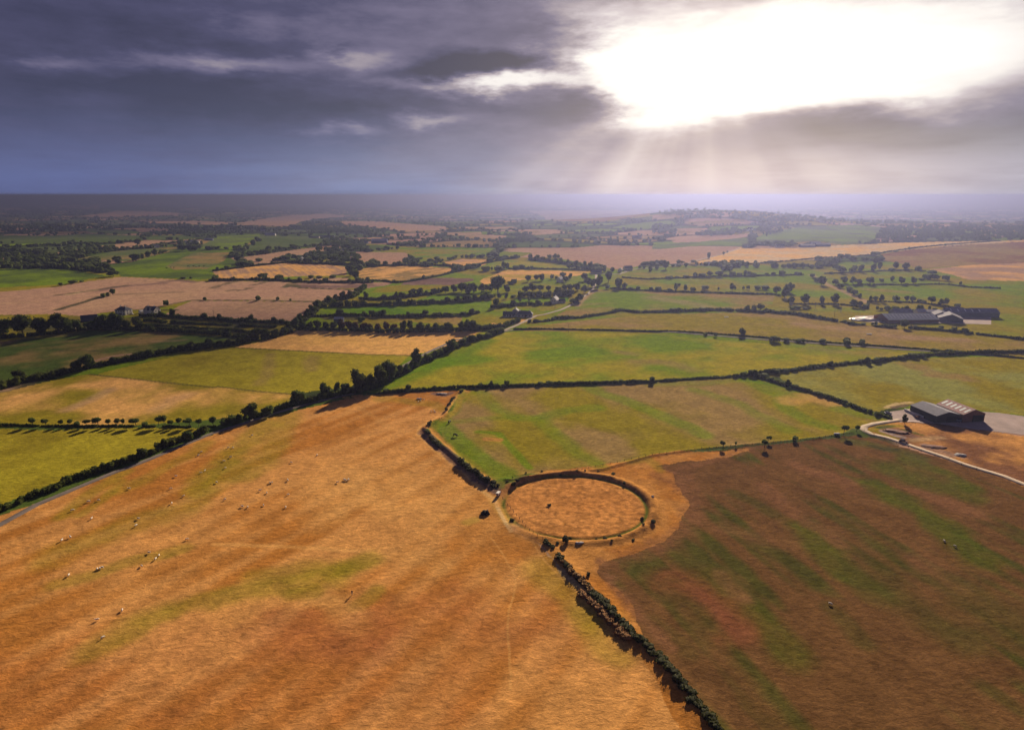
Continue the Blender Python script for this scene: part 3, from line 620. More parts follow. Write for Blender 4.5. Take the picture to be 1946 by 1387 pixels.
ca = gm.color_attributes.new('albedo', 'FLOAT_COLOR', 'POINT')
cc = np.ones((len(V), 4), np.float32); cc[:-1, :3] = np.clip(col, 0, .85); cc[-1, :3] = C['dry']
ca.data.foreach_set('color', cc.ravel())
ground = link(bpy.data.objects.new('ground', gm)); tag(ground, kind='structure')

# ------------------------------------------------------------------ roads, lanes and yards
def strip(name, fr, s, wd, m_, lift=.12):
    P = G(dens(L_(fr, s), 7)); n = len(P); V = []; 
    for i in range(n):
        a = P[max(i - 1, 0)]; b = P[min(i + 1, n - 1)]; t = np.array([b[0] - a[0], b[1] - a[1]]); t /= np.linalg.norm(t) + 1e-9
        nx, ny = -t[1], t[0]
        off = [(-wd / 2 - .4, -.6), (-wd / 2, lift), (0, lift + .05), (wd / 2, lift), (wd / 2 + .4, -.6)]
        d = math.hypot(P[i][0], P[i][1])
        for o, z in off:
            x, y = P[i][0] + nx * o, P[i][1] + ny * o
            V.append((x, y, float(terr(np.array([x]), np.array([y]))[0]) + z + .0002 * d))
    Qs = [(i * 5 + k, i * 5 + k + 1, i * 5 + 6 + k, i * 5 + 5 + k) for i in range(n - 1) for k in range(4)]
    return tag(link(bpy.data.objects.new(name, qmesh(name, V, Qs, [m_], smooth=True))), kind='structure')
strip('road', 'R4', '-450,1420 -100,1230 30,1175 380,1030 480,995 600,948 790,868 970,795 1190,723 1380,663 1560,612 1830,548 R5: 60,545 130,490 330,400 540,285 700,215 860,190 1000,163 1050,155 1250,150 1560,152 1946,168 R6: 100,165 400,190 700,215 1200,250 1500,272 1946,300 2500,345', 2.9, ROADM)
strip('road', 'S4', '490,968 620,915 760,850 900,780 1000,765 1200,710 1330,650 1380,620 1440,570 1540,510 1610,440 1640,350 1640,250 1700,265 1946,268 S5: 100,520 250,470 700,430 850,400 1000,360 1200,310 1400,245', 3.2, LANEM)
strip('track', 'B', '3400,1700 2500,1340 1946,1175 1600,1050 1300,950 1000,845 700,745 450,690 330,620 350,570 500,530 700,500 900,470', 3.4, TRACKM)
def sheet(name, fr, s, m_, lift=.10):
    P = G(dens(L_(fr, s), 8, True)); n = len(P); c = P.mean(0); V = []; rings = 6
    for k in range(rings + 1):
        q = k / rings
        for p in P:
            x, y = c[0] + (p[0] - c[0]) * q, c[1] + (p[1] - c[1]) * q
            V.append((x, y, float(terr(np.array([x]), np.array([y]))[0]) + lift))
    Qs = [(k * n + i, k * n + (i + 1) % n, (k + 1) * n + (i + 1) % n, (k + 1) * n + i) for k in range(rings) for i in range(n)]
    return tag(link(bpy.data.objects.new(name, qmesh(name, V, Qs, [m_]))), kind='structure')
sheet('farm_yard', 'B', '700,350 900,320 1100,290 1500,300 2400,360 3300,480 3300,760 1946,600 1500,530 1250,520 1040,495 900,505 800,480 760,420', YARDM)
sheet('farm_yard', 'C', '200,330 500,320 700,330 1500,310 1946,320 2300,330 2300,460 1500,440 900,445 500,430 200,410', YARDM, .14)

# ------------------------------------------------------------------ foliage building blocks
def qsphere(n):
    V = []; Qs = []; g_ = np.tan(np.linspace(-math.pi / 4, math.pi / 4, n + 1))
    for ax in range(3):
        for sg in (-1, 1):
            b = len(V)
            for u in g_:
                for v in g_:
                    p = [0, 0, 0]; p[ax] = sg; p[(ax + 1) % 3] = u; p[(ax + 2) % 3] = v; q = np.array(p, float); V.append(q / np.linalg.norm(q))
            for i in range(n):
                for j in range(n):
                    a = b + i * (n + 1) + j; Qs.append((a, a + n + 1, a + n + 2, a + 1) if sg > 0 else (a, a + 1, a + n + 2, a + n + 1))
    return np.array(V), np.array(Qs)
QS = {n: qsphere(n) for n in (1, 2, 3)}
def rand_unit(n, rg): v = rg.normal(size=(n, 3)); return v / np.linalg.norm(v, axis=1)[:, None]
def leaves(cen, rad, size, rg):               # one quad per centre, random facing
    n = len(cen); a = rand_unit(n, rg); b = np.cross(a, rand_unit(n, rg)); b /= np.linalg.norm(b, axis=1)[:, None] + 1e-9
    s_ = (size * rg.uniform(.6, 1.3, n))[:, None]
    V = np.stack([cen - a * s_ - b * s_ * .7, cen + a * s_ - b * s_ * .7, cen + a * s_ + b * s_ * .7, cen - a * s_ + b * s_ * .7], 1).reshape(-1, 3)
    return V, np.arange(4 * n).reshape(-1, 4)
def lump_leaf(cs, rs, nsub, per, size, rg, jag=.22):
    Vs = []; Qs_ = []; b = 0; sv, sq = QS[nsub]
    for c, r_ in zip(cs, rs):
        V = sv * (r_ * (.86 + jag * (rg.random(len(sv)) - .5)[:, None])) + c
        Vs.append(V); Qs_.append(sq + b); b += len(V)
    if per:
        n = len(cs) * per; idx = np.repeat(np.arange(len(cs)), per); dr = rand_unit(n, rg)
        cen = np.asarray(cs)[idx] + dr * np.asarray(rs)[idx] * rg.uniform(.80, 1.18, n)[:, None]
        V, q = leaves(cen, None, size, rg); Vs.append(V); Qs_.append(q + b)
    return np.vstack(Vs), np.vstack(Qs_)
def crown_geo(seed, kind):
    rg = np.random.default_rng(seed); 
    if kind == 'round': nl, zc, rx, rz = 13, .54, .29, .32
    elif kind == 'tall': nl, zc, rx, rz = 12, .52, .20, .38
    elif kind == 'thorn': nl, zc, rx, rz = 9, .66, .40, .14
    else: nl, zc, rx, rz = 10, .50, .34, .36       # full, down to the ground
    cs = rand_unit(nl, rg) * rg.uniform(.35, 1, nl)[:, None] * np.array([rx, rx, rz]) + np.array([0, 0, zc])
    cs[0] = (0, 0, zc)
    rs = np.stack([rg.uniform(.15, .24, nl)] * 3, 1) * np.array([1, 1, .85]); rs[0] *= 1.35
    return cs, rs, rg
TREEP = []; FARP = []
def trunk_mb(seed, kind):
    rg = random.Random(seed); mb = MB(); top = {'round': .5, 'tall': .5, 'thorn': .55, 'full': .3}[kind]
    lean = (rg.uniform(-.03, .03), rg.uniform(-.03, .03))
    mb.tube([(0, 0, -.04), (lean[0] * .5, lean[1] * .5, top * .5), (lean[0], lean[1], top), (lean[0] * 1.4, lean[1] * 1.4, top + .18)], [.036, .026, .018, .008], 6)
    for k in range(5):
        a = 2 * math.pi * (k + rg.random()) / 5; z0 = top * rg.uniform(.55, .95); l = rg.uniform(.16, .26)
        mb.tube([(lean[0] * z0 / top, lean[1] * z0 / top, z0), (math.cos(a) * l * .6, math.sin(a) * l * .6, z0 + l * .55), (math.cos(a) * l, math.sin(a) * l, z0 + l * 1.1)], [.014, .009, .004], 4, False)
    return mb
KINDS = ['round', 'round', 'round', 'tall', 'tall', 'full', 'full', 'full', 'thorn', 'thorn']
for i, kd in enumerate(KINDS):
    cs, rs, rg = crown_geo(900 + i, kd)
    V, q = lump_leaf(cs, rs, 2, 75, .030, rg, .4)
    tm = trunk_mb(i, kd); tme = bpy.data.meshes.new('trunk'); tme.from_pydata(tm.v, [], tm.f); tme.materials.append(BARK)
    ms = {}
    for nm, mt in (('g', FOL), ('a', FOLA), ('h', GORSE)): ms[nm] = qmesh('crown', V, q, [mt])
    TREEP.append((kd, ms, tme))
    # small one-mesh version (crown and trunk together) for trees only a few pixels tall
    V2, q2 = lump_leaf(cs, rs, 2, 40, .036, rg, .6); V1, q1 = lump_leaf(cs[:7], rs[:7] * 1.15, 1, 16, .05, rg, .6)
    b = len(V2); tv = np.array([(sx * .03, sy * .03, z) for z in (-.03, .5) for sx, sy in ((-1, -1), (1, -1), (1, 1), (-1, 1))])
    tq = np.array([(b + k, b + (k + 1) % 4, b + 4 + (k + 1) % 4, b + 4 + k) for k in range(4)])
    FARP.append((kd, V1, q1, tv, tq, {nm: qmesh('tree', np.vstack([V2, tv]), np.vstack([q2, tq]), [mt, BARK], [0] * len(q2) + [1] * 4) for nm, mt in (('g', FOL), ('a', FOLA), ('h', GORSE))}))

TREES = []      # (x, y, z, width m, height m, kind or None, tint, line phrase, group, category)
HEDGES = 0
def trees_px(fr, s, line, kind=None, tint='g', cat='tree'):
    """'cx,base,w,h ...' in zoomed pixels"""
    ox, oy, k = FR[fr]
    for tok in s.split():
        cx, by, w_, h_ = map(float, tok.split(','))
        p = G([(ox + cx / k, oy + by / k)])[0]; q = ppm(p)
        TREES.append([p[0], p[1], p[2], w_ / k / q, h_ / k / q * 1.04, kind, tint, line, cat])
ORD = ['', 'second', 'third', 'fourth', 'fifth', 'sixth', 'seventh', 'eighth', 'ninth', 'tenth']
def ordw(i, n, unit):
    if n == 1: return 'the single ' + unit
    if i == 0: return 'leftmost ' + unit
    if i == n - 1: return 'rightmost ' + unit
    if i < 10: return ORD[i] + ' ' + unit + ' from left'
    return f'{i + 1}th ' + unit + ' from left' if (i + 1) % 10 not in (1, 2, 3) or 10 < i + 1 < 14 else f'{i + 1}' + {1: 'st', 2: 'nd', 3: 'rd'}[(i + 1) % 10] + ' ' + unit + ' from left'
def hedge(phrase, fr, s, h, wd, trees=None, m_=None, gap=0.0, kind=None, tint='g', label=None, name='hedge', cat='hedge', rough=.5):
    """a hedge along a pixel polyline; trees = (min height, max height, spacing m) grown in it"""
    P = G(dens(L_(fr, s), 10)); rg = np.random.default_rng(abs(hash(s)) % 99991 if False else int(sum(map(ord, s))) )
    seg = np.hypot(np.diff(P[:, 0]), np.diff(P[:, 1])); tot = seg.sum(); cum = np.concatenate([[0], np.cumsum(seg)])
    dmid = np.hypot(P[:, 0], P[:, 1]).mean()
    if h > 0:
        st_ = max(h * .42, dmid / 900); n = max(3, int(tot / st_)); u = (np.arange(n) + rg.uniform(-.4, .4, n)) * tot / n
        u = np.clip(u, 0, tot); x = np.interp(u, cum, P[:, 0]); y = np.interp(u, cum, P[:, 1])
        hv = h * (1 - rough + 2 * rough * fbm(u / (h * 5), u * 0, 3, int(rg.integers(999)))) * rg.uniform(.85, 1.15, n)
        if gap > 0:
            kp = fbm(u / (h * 3 + 3), u * 0 + 5, 2, int(rg.integers(999))) > gap; x, y, hv, u = x[kp], y[kp], hv[kp], u[kp]
        runs = []
        if len(x):
            od = np.argsort(u); x, y, hv, u = x[od], y[od], hv[od], u[od]
            cut = np.nonzero(np.diff(u) > 1.3 * max(h, wd))[0] + 1
            runs = [q_ for q_ in np.split(np.arange(len(u)), cut) if len(q_) >= 3]
            runs.sort(key=lambda q_: (x[q_] / y[q_]).mean())
        for ri, q_ in enumerate(runs):
            xx = x[q_] + rg.normal(0, wd * .22, len(q_)); yy = y[q_] + rg.normal(0, wd * .22, len(q_)); z = terr(xx, yy); hh_ = hv[q_]
            cs = np.column_stack([xx, yy, z + hh_ * .42]); rs = np.column_stack([np.maximum(hh_ * .45, wd * .45)] * 2 + [hh_ * .55])
            leaf = max(.16, dmid / 1500); per = int(min(44, max(6, 30 * (h / leaf / 9))))
            V, q = lump_leaf(cs, rs, 2, per, leaf, rg, .7)
            o0 = np.array((xx.mean(), yy.mean(), z.mean())); V = V - o0
            o = link(bpy.data.objects.new(name, qmesh(name, V, q, [m_ or FOLN]))); o.location = tuple(o0)
            lb_ = label or phrase_label(phrase)
            if len(runs) > 1: lb_ = ' '.join(lb_.split()[:11]) + ', ' + ordw(ri, len(runs), 'stretch')
            tag(o, lb_, cat, 'hedges between the fields' if cat == 'hedge' else 'scrub on the banks')
    if trees:
        lo, hi, spc = trees; n = max(1, int(tot / spc)); u = (np.arange(n) + rg.uniform(.15, .85, n)) * tot / n
        for uu in u:
            x_ = np.interp(uu, cum, P[:, 0]); y_ = np.interp(uu, cum, P[:, 1]); z_ = float(terr(np.array([x_]), np.array([y_]))[0])
            hh = rg.uniform(lo, hi); TREES.append([x_, y_, z_, hh * rg.uniform(.7, 1.15), hh, kind, tint, phrase, 'tree'])
def phrase_label(p): return 'dark leafy hedge ' + p
# --- near
hedge('along the lane left of the orange pasture', 'R4', '-450,1330 -100,1170 30,1130 100,1090 250,1040 360,1000 480,965 600,920 650,900', 3.2, 3.2, m_=FOLN)
hedge('beside the lane under the yellow-green corner field', 'R4', '660,885 790,835 900,800 960,780', 3.4, 3.0)
hedge('climbing beside the lane to the big dark trees', 'R4', '1060,735 1160,705 1300,680 1450,625 1600,590 1750,560 1900,525 R5: 60,525', 3.2, 3.0)
trees_px('R4', '100,1090,60,45 350,1010,70,45 440,980,70,55 560,945,90,75 690,880,60,60 840,840,80,70 935,795,60,60 1130,735,60,45 1220,700,125,108 1325,685,90,75 1515,610,110,90 1590,600,70,50 1685,560,90,78 1755,545,60,85 1800,530,60,45', 'beside the lane left of the orange pasture')
trees_px('R5', '20,550,100,80 110,535,130,135 175,520,100,110 235,500,130,160 295,470,120,150 350,440,80,85 400,415,70,60', 'in the dark clump left of the bright green field')
hedge('on the left edge of the bright green field', 'R5', '60,540 180,515 330,435 480,365 650,285 770,232 870,203 990,165', 4.2, 3.6)
trees_px('R5', '440,390,70,60 465,370,90,95 520,345,60,55 575,325,60,55 635,300,60,50 680,275,90,78 735,250,55,45 800,230,60,50 850,212,50,42 900,200,45,32 942,185,40,38', 'in the hedge left of the bright green field')
hedge('under the thorn trees left of the lane', 'R4', '-450,735 30,748 300,745 600,748 900,752 1010,748', 1.0, 1.2, gap=.3)
trees_px('R4', '-120,745,70,50 -40,745,60,45 50,745,45,40 108,745,45,42 150,745,35,32 210,745,60,42 283,745,75,58 345,745,55,42 400,745,60,45 435,745,40,48 515,745,85,50 570,745,40,30 655,742,70,60 690,742,50,62 735,745,50,40 780,745,50,50 845,745,80,52 900,745,60,45 990,745,75,62 1055,742,50,36 1110,735,55,50', 'in the thorn row between the two left pastures', 'thorn')
hedge('between the dark green field and the yellow-green field', 'R4', '-450,560 -200,480 30,435 200,395 330,370 500,335 700,298 950,265 1120,248 1230,215 1350,205 1480,165', 4.3, 4.0)
trees_px('R4', '-200,460,90,70 60,430,70,50 150,405,90,65 220,395,100,95 380,360,60,45 560,325,70,50 600,320,80,55 735,292,50,50 800,285,80,45 860,275,62,62 905,275,70,45 970,262,75,68 1040,258,60,45 1090,250,60,48 1150,240,60,45 1250,215,120,85 1310,205,90,70 1370,200,70,50 1430,180,70,50', 'in the hedge below the dark green field')
hedge('above the dark green field', 'R4', '-450,215 -100,190 30,175 200,152 400,150 700,163 1000,180 1200,205', 4.0, 4.0)
trees_px('R4', '-300,190,150,120 -180,185,150,130 -60,180,130,120 40,175,110,130 95,168,100,110 150,155,90,70 240,152,90,55 300,150,100,85 345,150,80,75 390,150,110,100 455,150,70,70 530,152,95,90 600,155,70,50 980,180,50,35 1085,188,60,42', 'in the dark belt above the dark green field')
hedge('under the pink barley field by the white houses', 'R4', '540,70 680,72 900,85 1100,100 1300,108 1450,115', 3.6, 3.5, (5, 9, 26), kind='tall')
hedge('through the dark scrubland, upper strand', 'R4', '560,95 700,108 900,118 1100,125 1300,135 1400,140', 2.6, 3.5, gap=.25)
hedge('through the dark scrubland, lower strand', 'R4', '560,125 750,135 950,150 1150,165 1250,175', 2.4, 3.5, gap=.25)
hedge('running up from the gold field to the pink barley', 'R4', '1440,160 1500,130 1560,90 1600,60 1640,20 1700,-10', 5, 6, (7, 11, 14))
# --- brown tree belt above the gold field
hedge('above the gold field', 'S3', '-200,950 0,955 400,968 800,985 1300,980 1700,975 1946,960 S4: 150,970 230,950 480,930 620,870 700,850', 4.0, 4.5)
trees_px('S3', '-150,950,110,110 -60,955,110,120 30,955,120,140 130,955,110,120 220,955,120,110 560,850,100,70', 'in the belt above the gold field, left end')
trees_px('S3', '330,960,130,130 420,965,120,140 500,965,120,125 590,970,120,120 670,970,100,110 770,975,130,110 870,975,110,120 960,975,110,110', 'in the russet belt above the gold field', tint='a')
trees_px('S3', '1080,978,120,130 1170,978,110,150 1290,975,130,120 1390,975,100,115 1480,970,120,125 1560,970,90,90 1640,970,130,125 1800,965,110,110 1890,960,120,130 S4:', 'in the belt above the gold field, right half') if False else trees_px('S3', '1080,978,120,130 1170,978,110,150 1290,975,130,120 1390,975,100,115 1480,970,120,125 1560,970,90,90 1640,970,130,125 1800,965,110,110 1890,960,120,130', 'in the belt above the gold field, right half')
trees_px('S4', '60,970,130,130 130,968,140,140 200,960,90,90 290,945,90,60 370,935,80,55 450,930,80,60 550,900,80,55 620,870,80,50 680,860,60,50', 'beside the road junction above the bright green field')
trees_px('S4', '390,1010,80,70 320,1020,80,50', 'at the top corner of the bright green field')
# --- strip fields of the middle
hedge('below the lush green strip', 'S3', '0,790 300,780 500,785 850,800 1250,795 1550,790 1900,770 S4: 200,740', 3.0, 3.0, (5, 8, 28))
trees_px('S3', '300,775,110,80 700,785,130,85 820,792,150,80 1150,790,70,50 1195,790,60,50 1350,788,95,85 1470,785,70,50 1600,785,80,50 1700,785,90,40 1820,775,80,55', 'in the hedge below the lush green strip')
hedge('above the lush green strip', 'S3', '180,665 500,662 900,652 1200,640 1600,622 1946,600 S4: 0,605 200,590 350,560', 5.0, 5.0, (6, 10, 16))
hedge('of bushy trees left of the plough corner', 'S3', '0,700 100,660 220,610 300,585 450,560 560,480 620,430', 4.5, 5, (7, 11, 14))
hedge('above the olive strip, with round trees', 'S3', '560,570 720,585 900,575 1100,555 1300,530 1500,500 1560,480', 4.0, 5, (6, 10, 20))
trees_px('S3', '845,575,70,60 1060,560,110,75 1190,530,130,80 1290,525,130,80 1470,510,110,80 1600,500,130,90 1700,490,140,110 1800,485,150,130 1900,490,140,130', 'in the wood left of the giant round tree')
trees_px('S4', '40,500,130,130 130,495,130,140 230,490,130,120 290,470,80,90 60,510,120,80', 'on the right side of the middle wood')
trees_px('S4', '430,495,230,215 350,480,130,120 540,490,130,110', 'with the giant round crown in the middle')
trees_px('S4', '240,580,90,80 340,575,100,70 440,565,80,80 535,570,75,80 620,555,80,35 700,610,80,110 815,600,50,60', 'along the field edge under the giant tree')
hedge('running beside the white farmhouse', 'S4', '350,680 560,665 700,650 1000,645 1100,640', 4.0, 4, (5, 8, 25))
trees_px('S4', '410,680,120,120 480,675,90,60 620,660,100,55', 'left of the white farmhouse hedge')
hedge('of dense wood above the white farmhouse', 'S4', '700,545 900,548 1100,545 1350,520', 7.0, 7, (8, 11, 14))
trees_px('S4', '770,490,130,90 860,480,150,95 950,475,120,80 1050,480,90,75 1170,475,90,60 1250,480,90,90 1320,470,100,90 1410,470,130,105', 'in the long dark copse above the farmhouse')
trees_px('S4', '1500,350,130,100 1540,420,130,110 1600,430,120,120 1660,440,110,140 1690,400,90,120 1490,500,120,110 1440,600,110,90 1400,610,80,70 1350,620,80,60', 'lining the lane past the white farmhouse')
trees_px('S4', '1790,370,110,150 1780,450,60,60 1910,440,110,130 1840,240,60,60 1740,240,60,60', 'right of the lane beyond the wide olive field')
trees_px('S4', '350,95,90,55 440,230,90,80 500,205,60,95 545,205,55,80 640,200,60,40 725,200,90,55 800,360,110,85 900,350,90,80 975,350,120,100 1095,330,50,70 1150,330,60,45 1230,300,90,60 1320,330,80,85 1260,360,110,80 630,385,80,70 590,390,100,40', 'on the yellow field edges behind the giant tree')
hedge('along the yellow field behind the giant tree', 'S4', '560,205 800,205 1100,208 1350,215 1500,225', 2.6, 3, (4, 6, 40))
hedge('of grey-green trees below the pink field', 'S4', '820,95 980,105 1140,125 1300,150 1500,190 1630,215', 5.0, 6, (9, 14, 20))
hedge('crossing the valley below the striped stubble', 'S3', '580,345 850,355 1000,375 1140,360 1350,325 1550,285 1750,235 1946,180 S4: 200,150 500,90 650,70', 2.6, 4, (4, 7, 40))
hedge('above the striped stubble field', 'S3', '660,165 960,165 1030,160 1400,165 1600,165 1760,190', 3.6, 5, (6, 10, 25))
trees_px('S3', '650,165,80,65 860,160,70,60 420,250,110,80 450,290,110,90 490,330,110,90 530,360,90,60 700,365,80,40 1350,165,70,70 1180,95,100,60 1250,100,90,40', 'round the striped stubble field')
hedge('of dark trees above the ochre stubble', 'S3', '-300,130 0,140 300,150 500,165 600,190', 5, 8, (8, 13, 17))
hedge('below the ochre stubble field', 'S8', '0,1000 200,995 600,985 900,1000 1200,1015 1500,1020 1800,1020 1946,1020', 3.4, 5, (5, 9, 22))
trees_px('S8', '640,970,150,75 850,985,120,65 70,980,70,65 1240,965,90,40 1340,965,90,35 1510,960,110,40', 'under the ochre stubble field')
hedge('above the ochre stubble field', 'S8', '40,880 200,860 400,835 700,800 1000,770 1150,765', 3.2, 4, (5, 8, 40))
trees_px('S8', '210,855,90,50 430,820,120,70 480,800,110,60 340,780,100,110 270,710,90,50 330,690,90,60 600,760,90,45 450,610,80,60 400,640,90,60 530,560,70,70 600,520,70,60 360,605,60,55 300,605,60,50', 'in the zigzag tree line left of the stubble')
trees_px('S8', '720,635,100,70 1340,630,100,65 1540,620,120,75 1480,680,130,80 1700,620,130,90 1640,730,140,90 1500,760,130,80 1300,760,140,80 1200,770,120,70 1780,790,130,90 1850,820,120,90 1720,900,130,100 1790,980,120,110 1660,560,90,60', 'round the farm among the stubble fields')
hedge('along the north edge of the curved stubble', 'S8', '420,690 700,640 900,605 1200,575 1450,555 1650,540', 2.2, 3, (4, 6, 50))
hedge('of dark wood in the farm hollow', 'S8', '780,750 1000,715 1400,705', 4.5, 7, (6, 9, 18))
hedge('with wooded clump far above the stubble', 'S8', '1000,330 1200,350 1500,380 1700,400 1946,410', 9, 20, (9, 13, 20))
# --- left
hedge('left of the big dark green field', 'S7', '-700,830 0,830 300,860 500,880 560,900', 5, 8, (7, 11, 14))
trees_px('S7', '690,940,180,85 340,780,80,60 450,780,100,70 760,780,60,55 600,780,100,20 160,770,100,70 60,810,110,80 200,1030,110,45 40,1060,70,45 300,1015,50,25', 'round the big dark green field')
trees_px('S7', '970,755,160,95 1040,735,80,80 1120,710,90,90 1200,690,90,80 1300,655,100,50', 'in the slanting clump on the dark green field')
trees_px('S7', '1540,630,120,85 1640,630,130,90 1700,625,80,70 1880,615,110,35 990,560,100,90 1120,460,90,60', 'above the big dark green field')
hedge('above the dark green strip, far left', 'S7', '0,760 200,690 350,670 600,640 900,610 1180,595', 5, 9, (7, 11, 14))
hedge('below the upper dark field', 'S7', '-700,590 0,555 200,540 400,535 600,545 850,520 1000,520', 3.5, 6, (5, 9, 25))
hedge('of trees along the far left stubble strip', 'S7', '1270,560 1450,530 1700,500 1800,480', 3, 6, (5, 9, 30))
trees_px('R1', '315,700,30,32 342,692,28,28 372,685,42,42', 'in the trio on the pink barley'); trees_px('R1', '700,750,36,38', 'beside the white houses on the pink barley')
trees_px('R1', '940,716,26,22 1268,718,34,34 1387,718,24,24 1466,718,14,14', 'on the thin hedge line across the pink barley')
trees_px('R1', '808,583,45,14 852,583,20,14', 'at the top edge of the pink barley')
trees_px('S2', '260,340,60,55 480,360,80,60 670,350,40,45 855,340,60,30 1000,350,50,30 200,320,40,35', 'along the scrub edge under the pink barley')
# --- right side
hedge('between the wide olive field and the long pasture', 'S4', '820,860 1000,850 1150,820 1400,810 1550,790 1750,760 1946,715 S5: 300,940 600,935 850,925 1100,915 1300,918 1400,925 1700,935 1880,955', 2.8, 3.2)
trees_px('S5', '680,930,90,45 740,930,80,45 820,930,60,28 1000,920,100,40 1290,920,80,35 1385,920,60,25 1485,920,80,70 1560,920,60,70 1630,920,110,80 500,935,60,28 390,935,50,28', 'in the hedge above the long pasture')
trees_px('R3', '1540,0,10,10', 'x') if False else None
hedge('below the three strip fields, right part', 'R3', '690,782 800,795 860,800 1000,825 1140,845', 2.8, 3.0, gap=.2)
trees_px('S5', '90,680,110,125 150,680,80,75 220,695,60,35 300,695,50,45 440,700,55,45 520,705,80,50 640,712,70,40 710,700,45,95 745,655,40,40 815,705,50,80 895,712,70,55 1025,690,95,50 1175,692,30,35 1325,700,80,75 1357,685,25,30 1447,685,28,35 1495,690,45,50 1600,690,90,50 1680,690,90,50', 'along the second strip hedge on the right')
hedge('along the second strip on the right', 'S5', '0,680 200,695 500,708 800,718 1100,728 1350,735 1600,742 1780,745', 2.2, 2.6)
trees_px('S5', '640,572,90,35 725,565,50,25 820,562,70,32 920,555,50,55 1000,555,90,48 1075,552,85,65 1180,550,110,65 1245,545,60,30 1325,545,80,60 1400,545,70,45 1465,540,70,70 1510,540,50,62 1560,545,60,45 1700,535,50,30 1770,535,60,38 1865,535,80,58', 'along the top strip hedge on the right')
hedge('along the top strip on the right', 'S5', '130,560 400,580 600,572 900,558 1300,545 1600,542 1946,535 S6: 150,530', 2.0, 2.6)
trees_px('S5', '318,465,40,48 368,460,35,38 435,490,60,55 505,465,60,68 600,468,100,90 680,440,60,35 740,440,60,30 820,440,50,48 935,430,40,45 1068,350,40,78 1415,420,85,58 1470,418,55,30 1577,412,42,44 1740,405,80,35 1680,405,40,25 1230,305,30,30 1270,285,20,20', 'below the cream barley strip')
hedge('along the lower edge of the cream barley', 'S5', '1080,425 1380,418 1580,410 1946,380 S6: 250,355 520,340 700,330 900,315 1100,275 1400,235 1700,205 1900,190 2300,160', 2.2, 2.6)
trees_px('S6', '560,345,80,50 630,345,80,50 690,360,70,45 820,385,90,60 945,310,75,38 1095,280,40,20 1155,278,60,20 945,420,100,75', 'at the bend of the cream barley hedge')
trees_px('S6', '570,515,120,75 675,510,60,60 780,500,95,95 915,495,90,100 975,470,80,90 1155,470,95,85 1110,490,70,40 1260,480,100,98 1400,485,80,55 1555,520,110,42 1500,575,110,60 1580,580,120,65 1700,590,90,60', 'on the upper side of the wooded meadows')
trees_px('S6', '350,640,120,110 300,600,90,50 250,550,60,40 95,530,90,38 455,520,50,28 600,620,100,85 690,630,90,95 760,635,90,70 500,640,110,70 550,670,90,55 875,635,100,85 1120,600,65,68 1220,630,90,75 1350,630,85,75 1000,600,60,35 1440,590,70,30', 'on the lower side of the wooded meadows')
hedge('on the lower side of the wooded meadows', 'S6', '700,640 900,640 1200,640 1500,635 1700,635 1946,665 2300,680', 1.8, 2.2)
hedge('on the upper side of the wooded meadows', 'S6', '380,520 700,505 1000,490 1300,480 1500,490', 1.8, 2.4)
trees_px('S6', '650,710,90,55 700,745,80,60 765,775,45,50 160,850,125,110 345,850,85,108 485,850,115,112 700,880,110,95 765,885,80,75 820,890,60,45 880,820,40,65 930,825,70,70 1000,825,80,95 1155,815,90,62 1280,815,80,68 1340,815,70,60 1410,825,60,38 1460,835,60,35 1545,840,90,82 1650,865,90,85 1700,850,70,80 1830,880,70,45 1860,640,30,40', 'along the track west of the big grey shed')
hedge('along the meadow west of the big grey shed', 'S6', '0,850 260,850 500,850 700,870 850,900 S6: 860,820 1150,825 1400,835 1600,860 1900,900', 1.6, 2.0)
trees_px('S6', '0,720,110,120 -50,780,120,140 20,850,90,90 -140,730,130,90 -30,700,100,80 90,900,90,40 170,905,70,28 30,905,70,35', 'in the round copse between the strips')
trees_px('S6', '955,910,35,50 1000,915,50,30 1065,915,70,50 1150,915,90,50 1225,920,40,45 1270,920,55,60 1410,940,125,90 1520,925,40,65 1575,930,60,48 1340,940,60,40', 'behind the big grey farm shed')
hedge('above the wide brown-green pasture on the right', 'R3', '840,800 960,815 1140,848', 2.4, 3.0)
hedge('in front of the big grey shed', 'R3', '1170,850 1220,865 1400,880 1480,885 1600,890 1750,900 1850,910 1946,920 2300,960', 2.2, 2.8, gap=.25)
trees_px('C', '40,420,60,35 160,460,80,50 330,465,90,40 470,470,60,50 520,470,60,60 815,510,65,55 960,515,150,145 1130,520,100,48 1480,540,90,40 1530,530,90,55 1680,570,80,55 1725,565,90,80 1880,590,140,90', 'in front of the big grey farm shed')
trees_px('R3', '548,935,68,58 327,935,30,22 387,940,22,28 750,972,75,35 825,972,45,27 925,975,35,25 1195,975,45,32 1292,978,40,25', 'on the long lane hedge across the middle')
trees_px('R6', '750,228,80,38 825,225,42,25 900,228,50,22 1048,232,45,28 1198,245,50,35 1290,248,40,26', 'on the lane hedge right of centre')
hedge('along the lane above the bright green field', 'R5', '1060,150 1200,148 R5: 1235,148 1600,155 1946,165 R6: 100,160 400,180 720,205 R6: 720,208 1200,240 1500,262 1946,295 2400,340', 1.3, 1.8, label='low clipped hedge beside the lane above the bright green field')
hedge('between the bright green field and the centre pasture', 'R5', '210,545 400,530 700,510 900,503 1300,490 1946,470 R6: 300,452 550,440', 1.5, 2.2, gap=.12)
trees_px('R5', '408,525,45,35 270,535,40,22 480,525,25,15 570,515,25,18 855,503,35,25 920,500,38,38 1015,497,36,36 1220,490,40,20 1280,488,50,22 1560,482,30,18 1720,478,30,18 1912,472,36,36', 'on the hedge above the centre pasture')
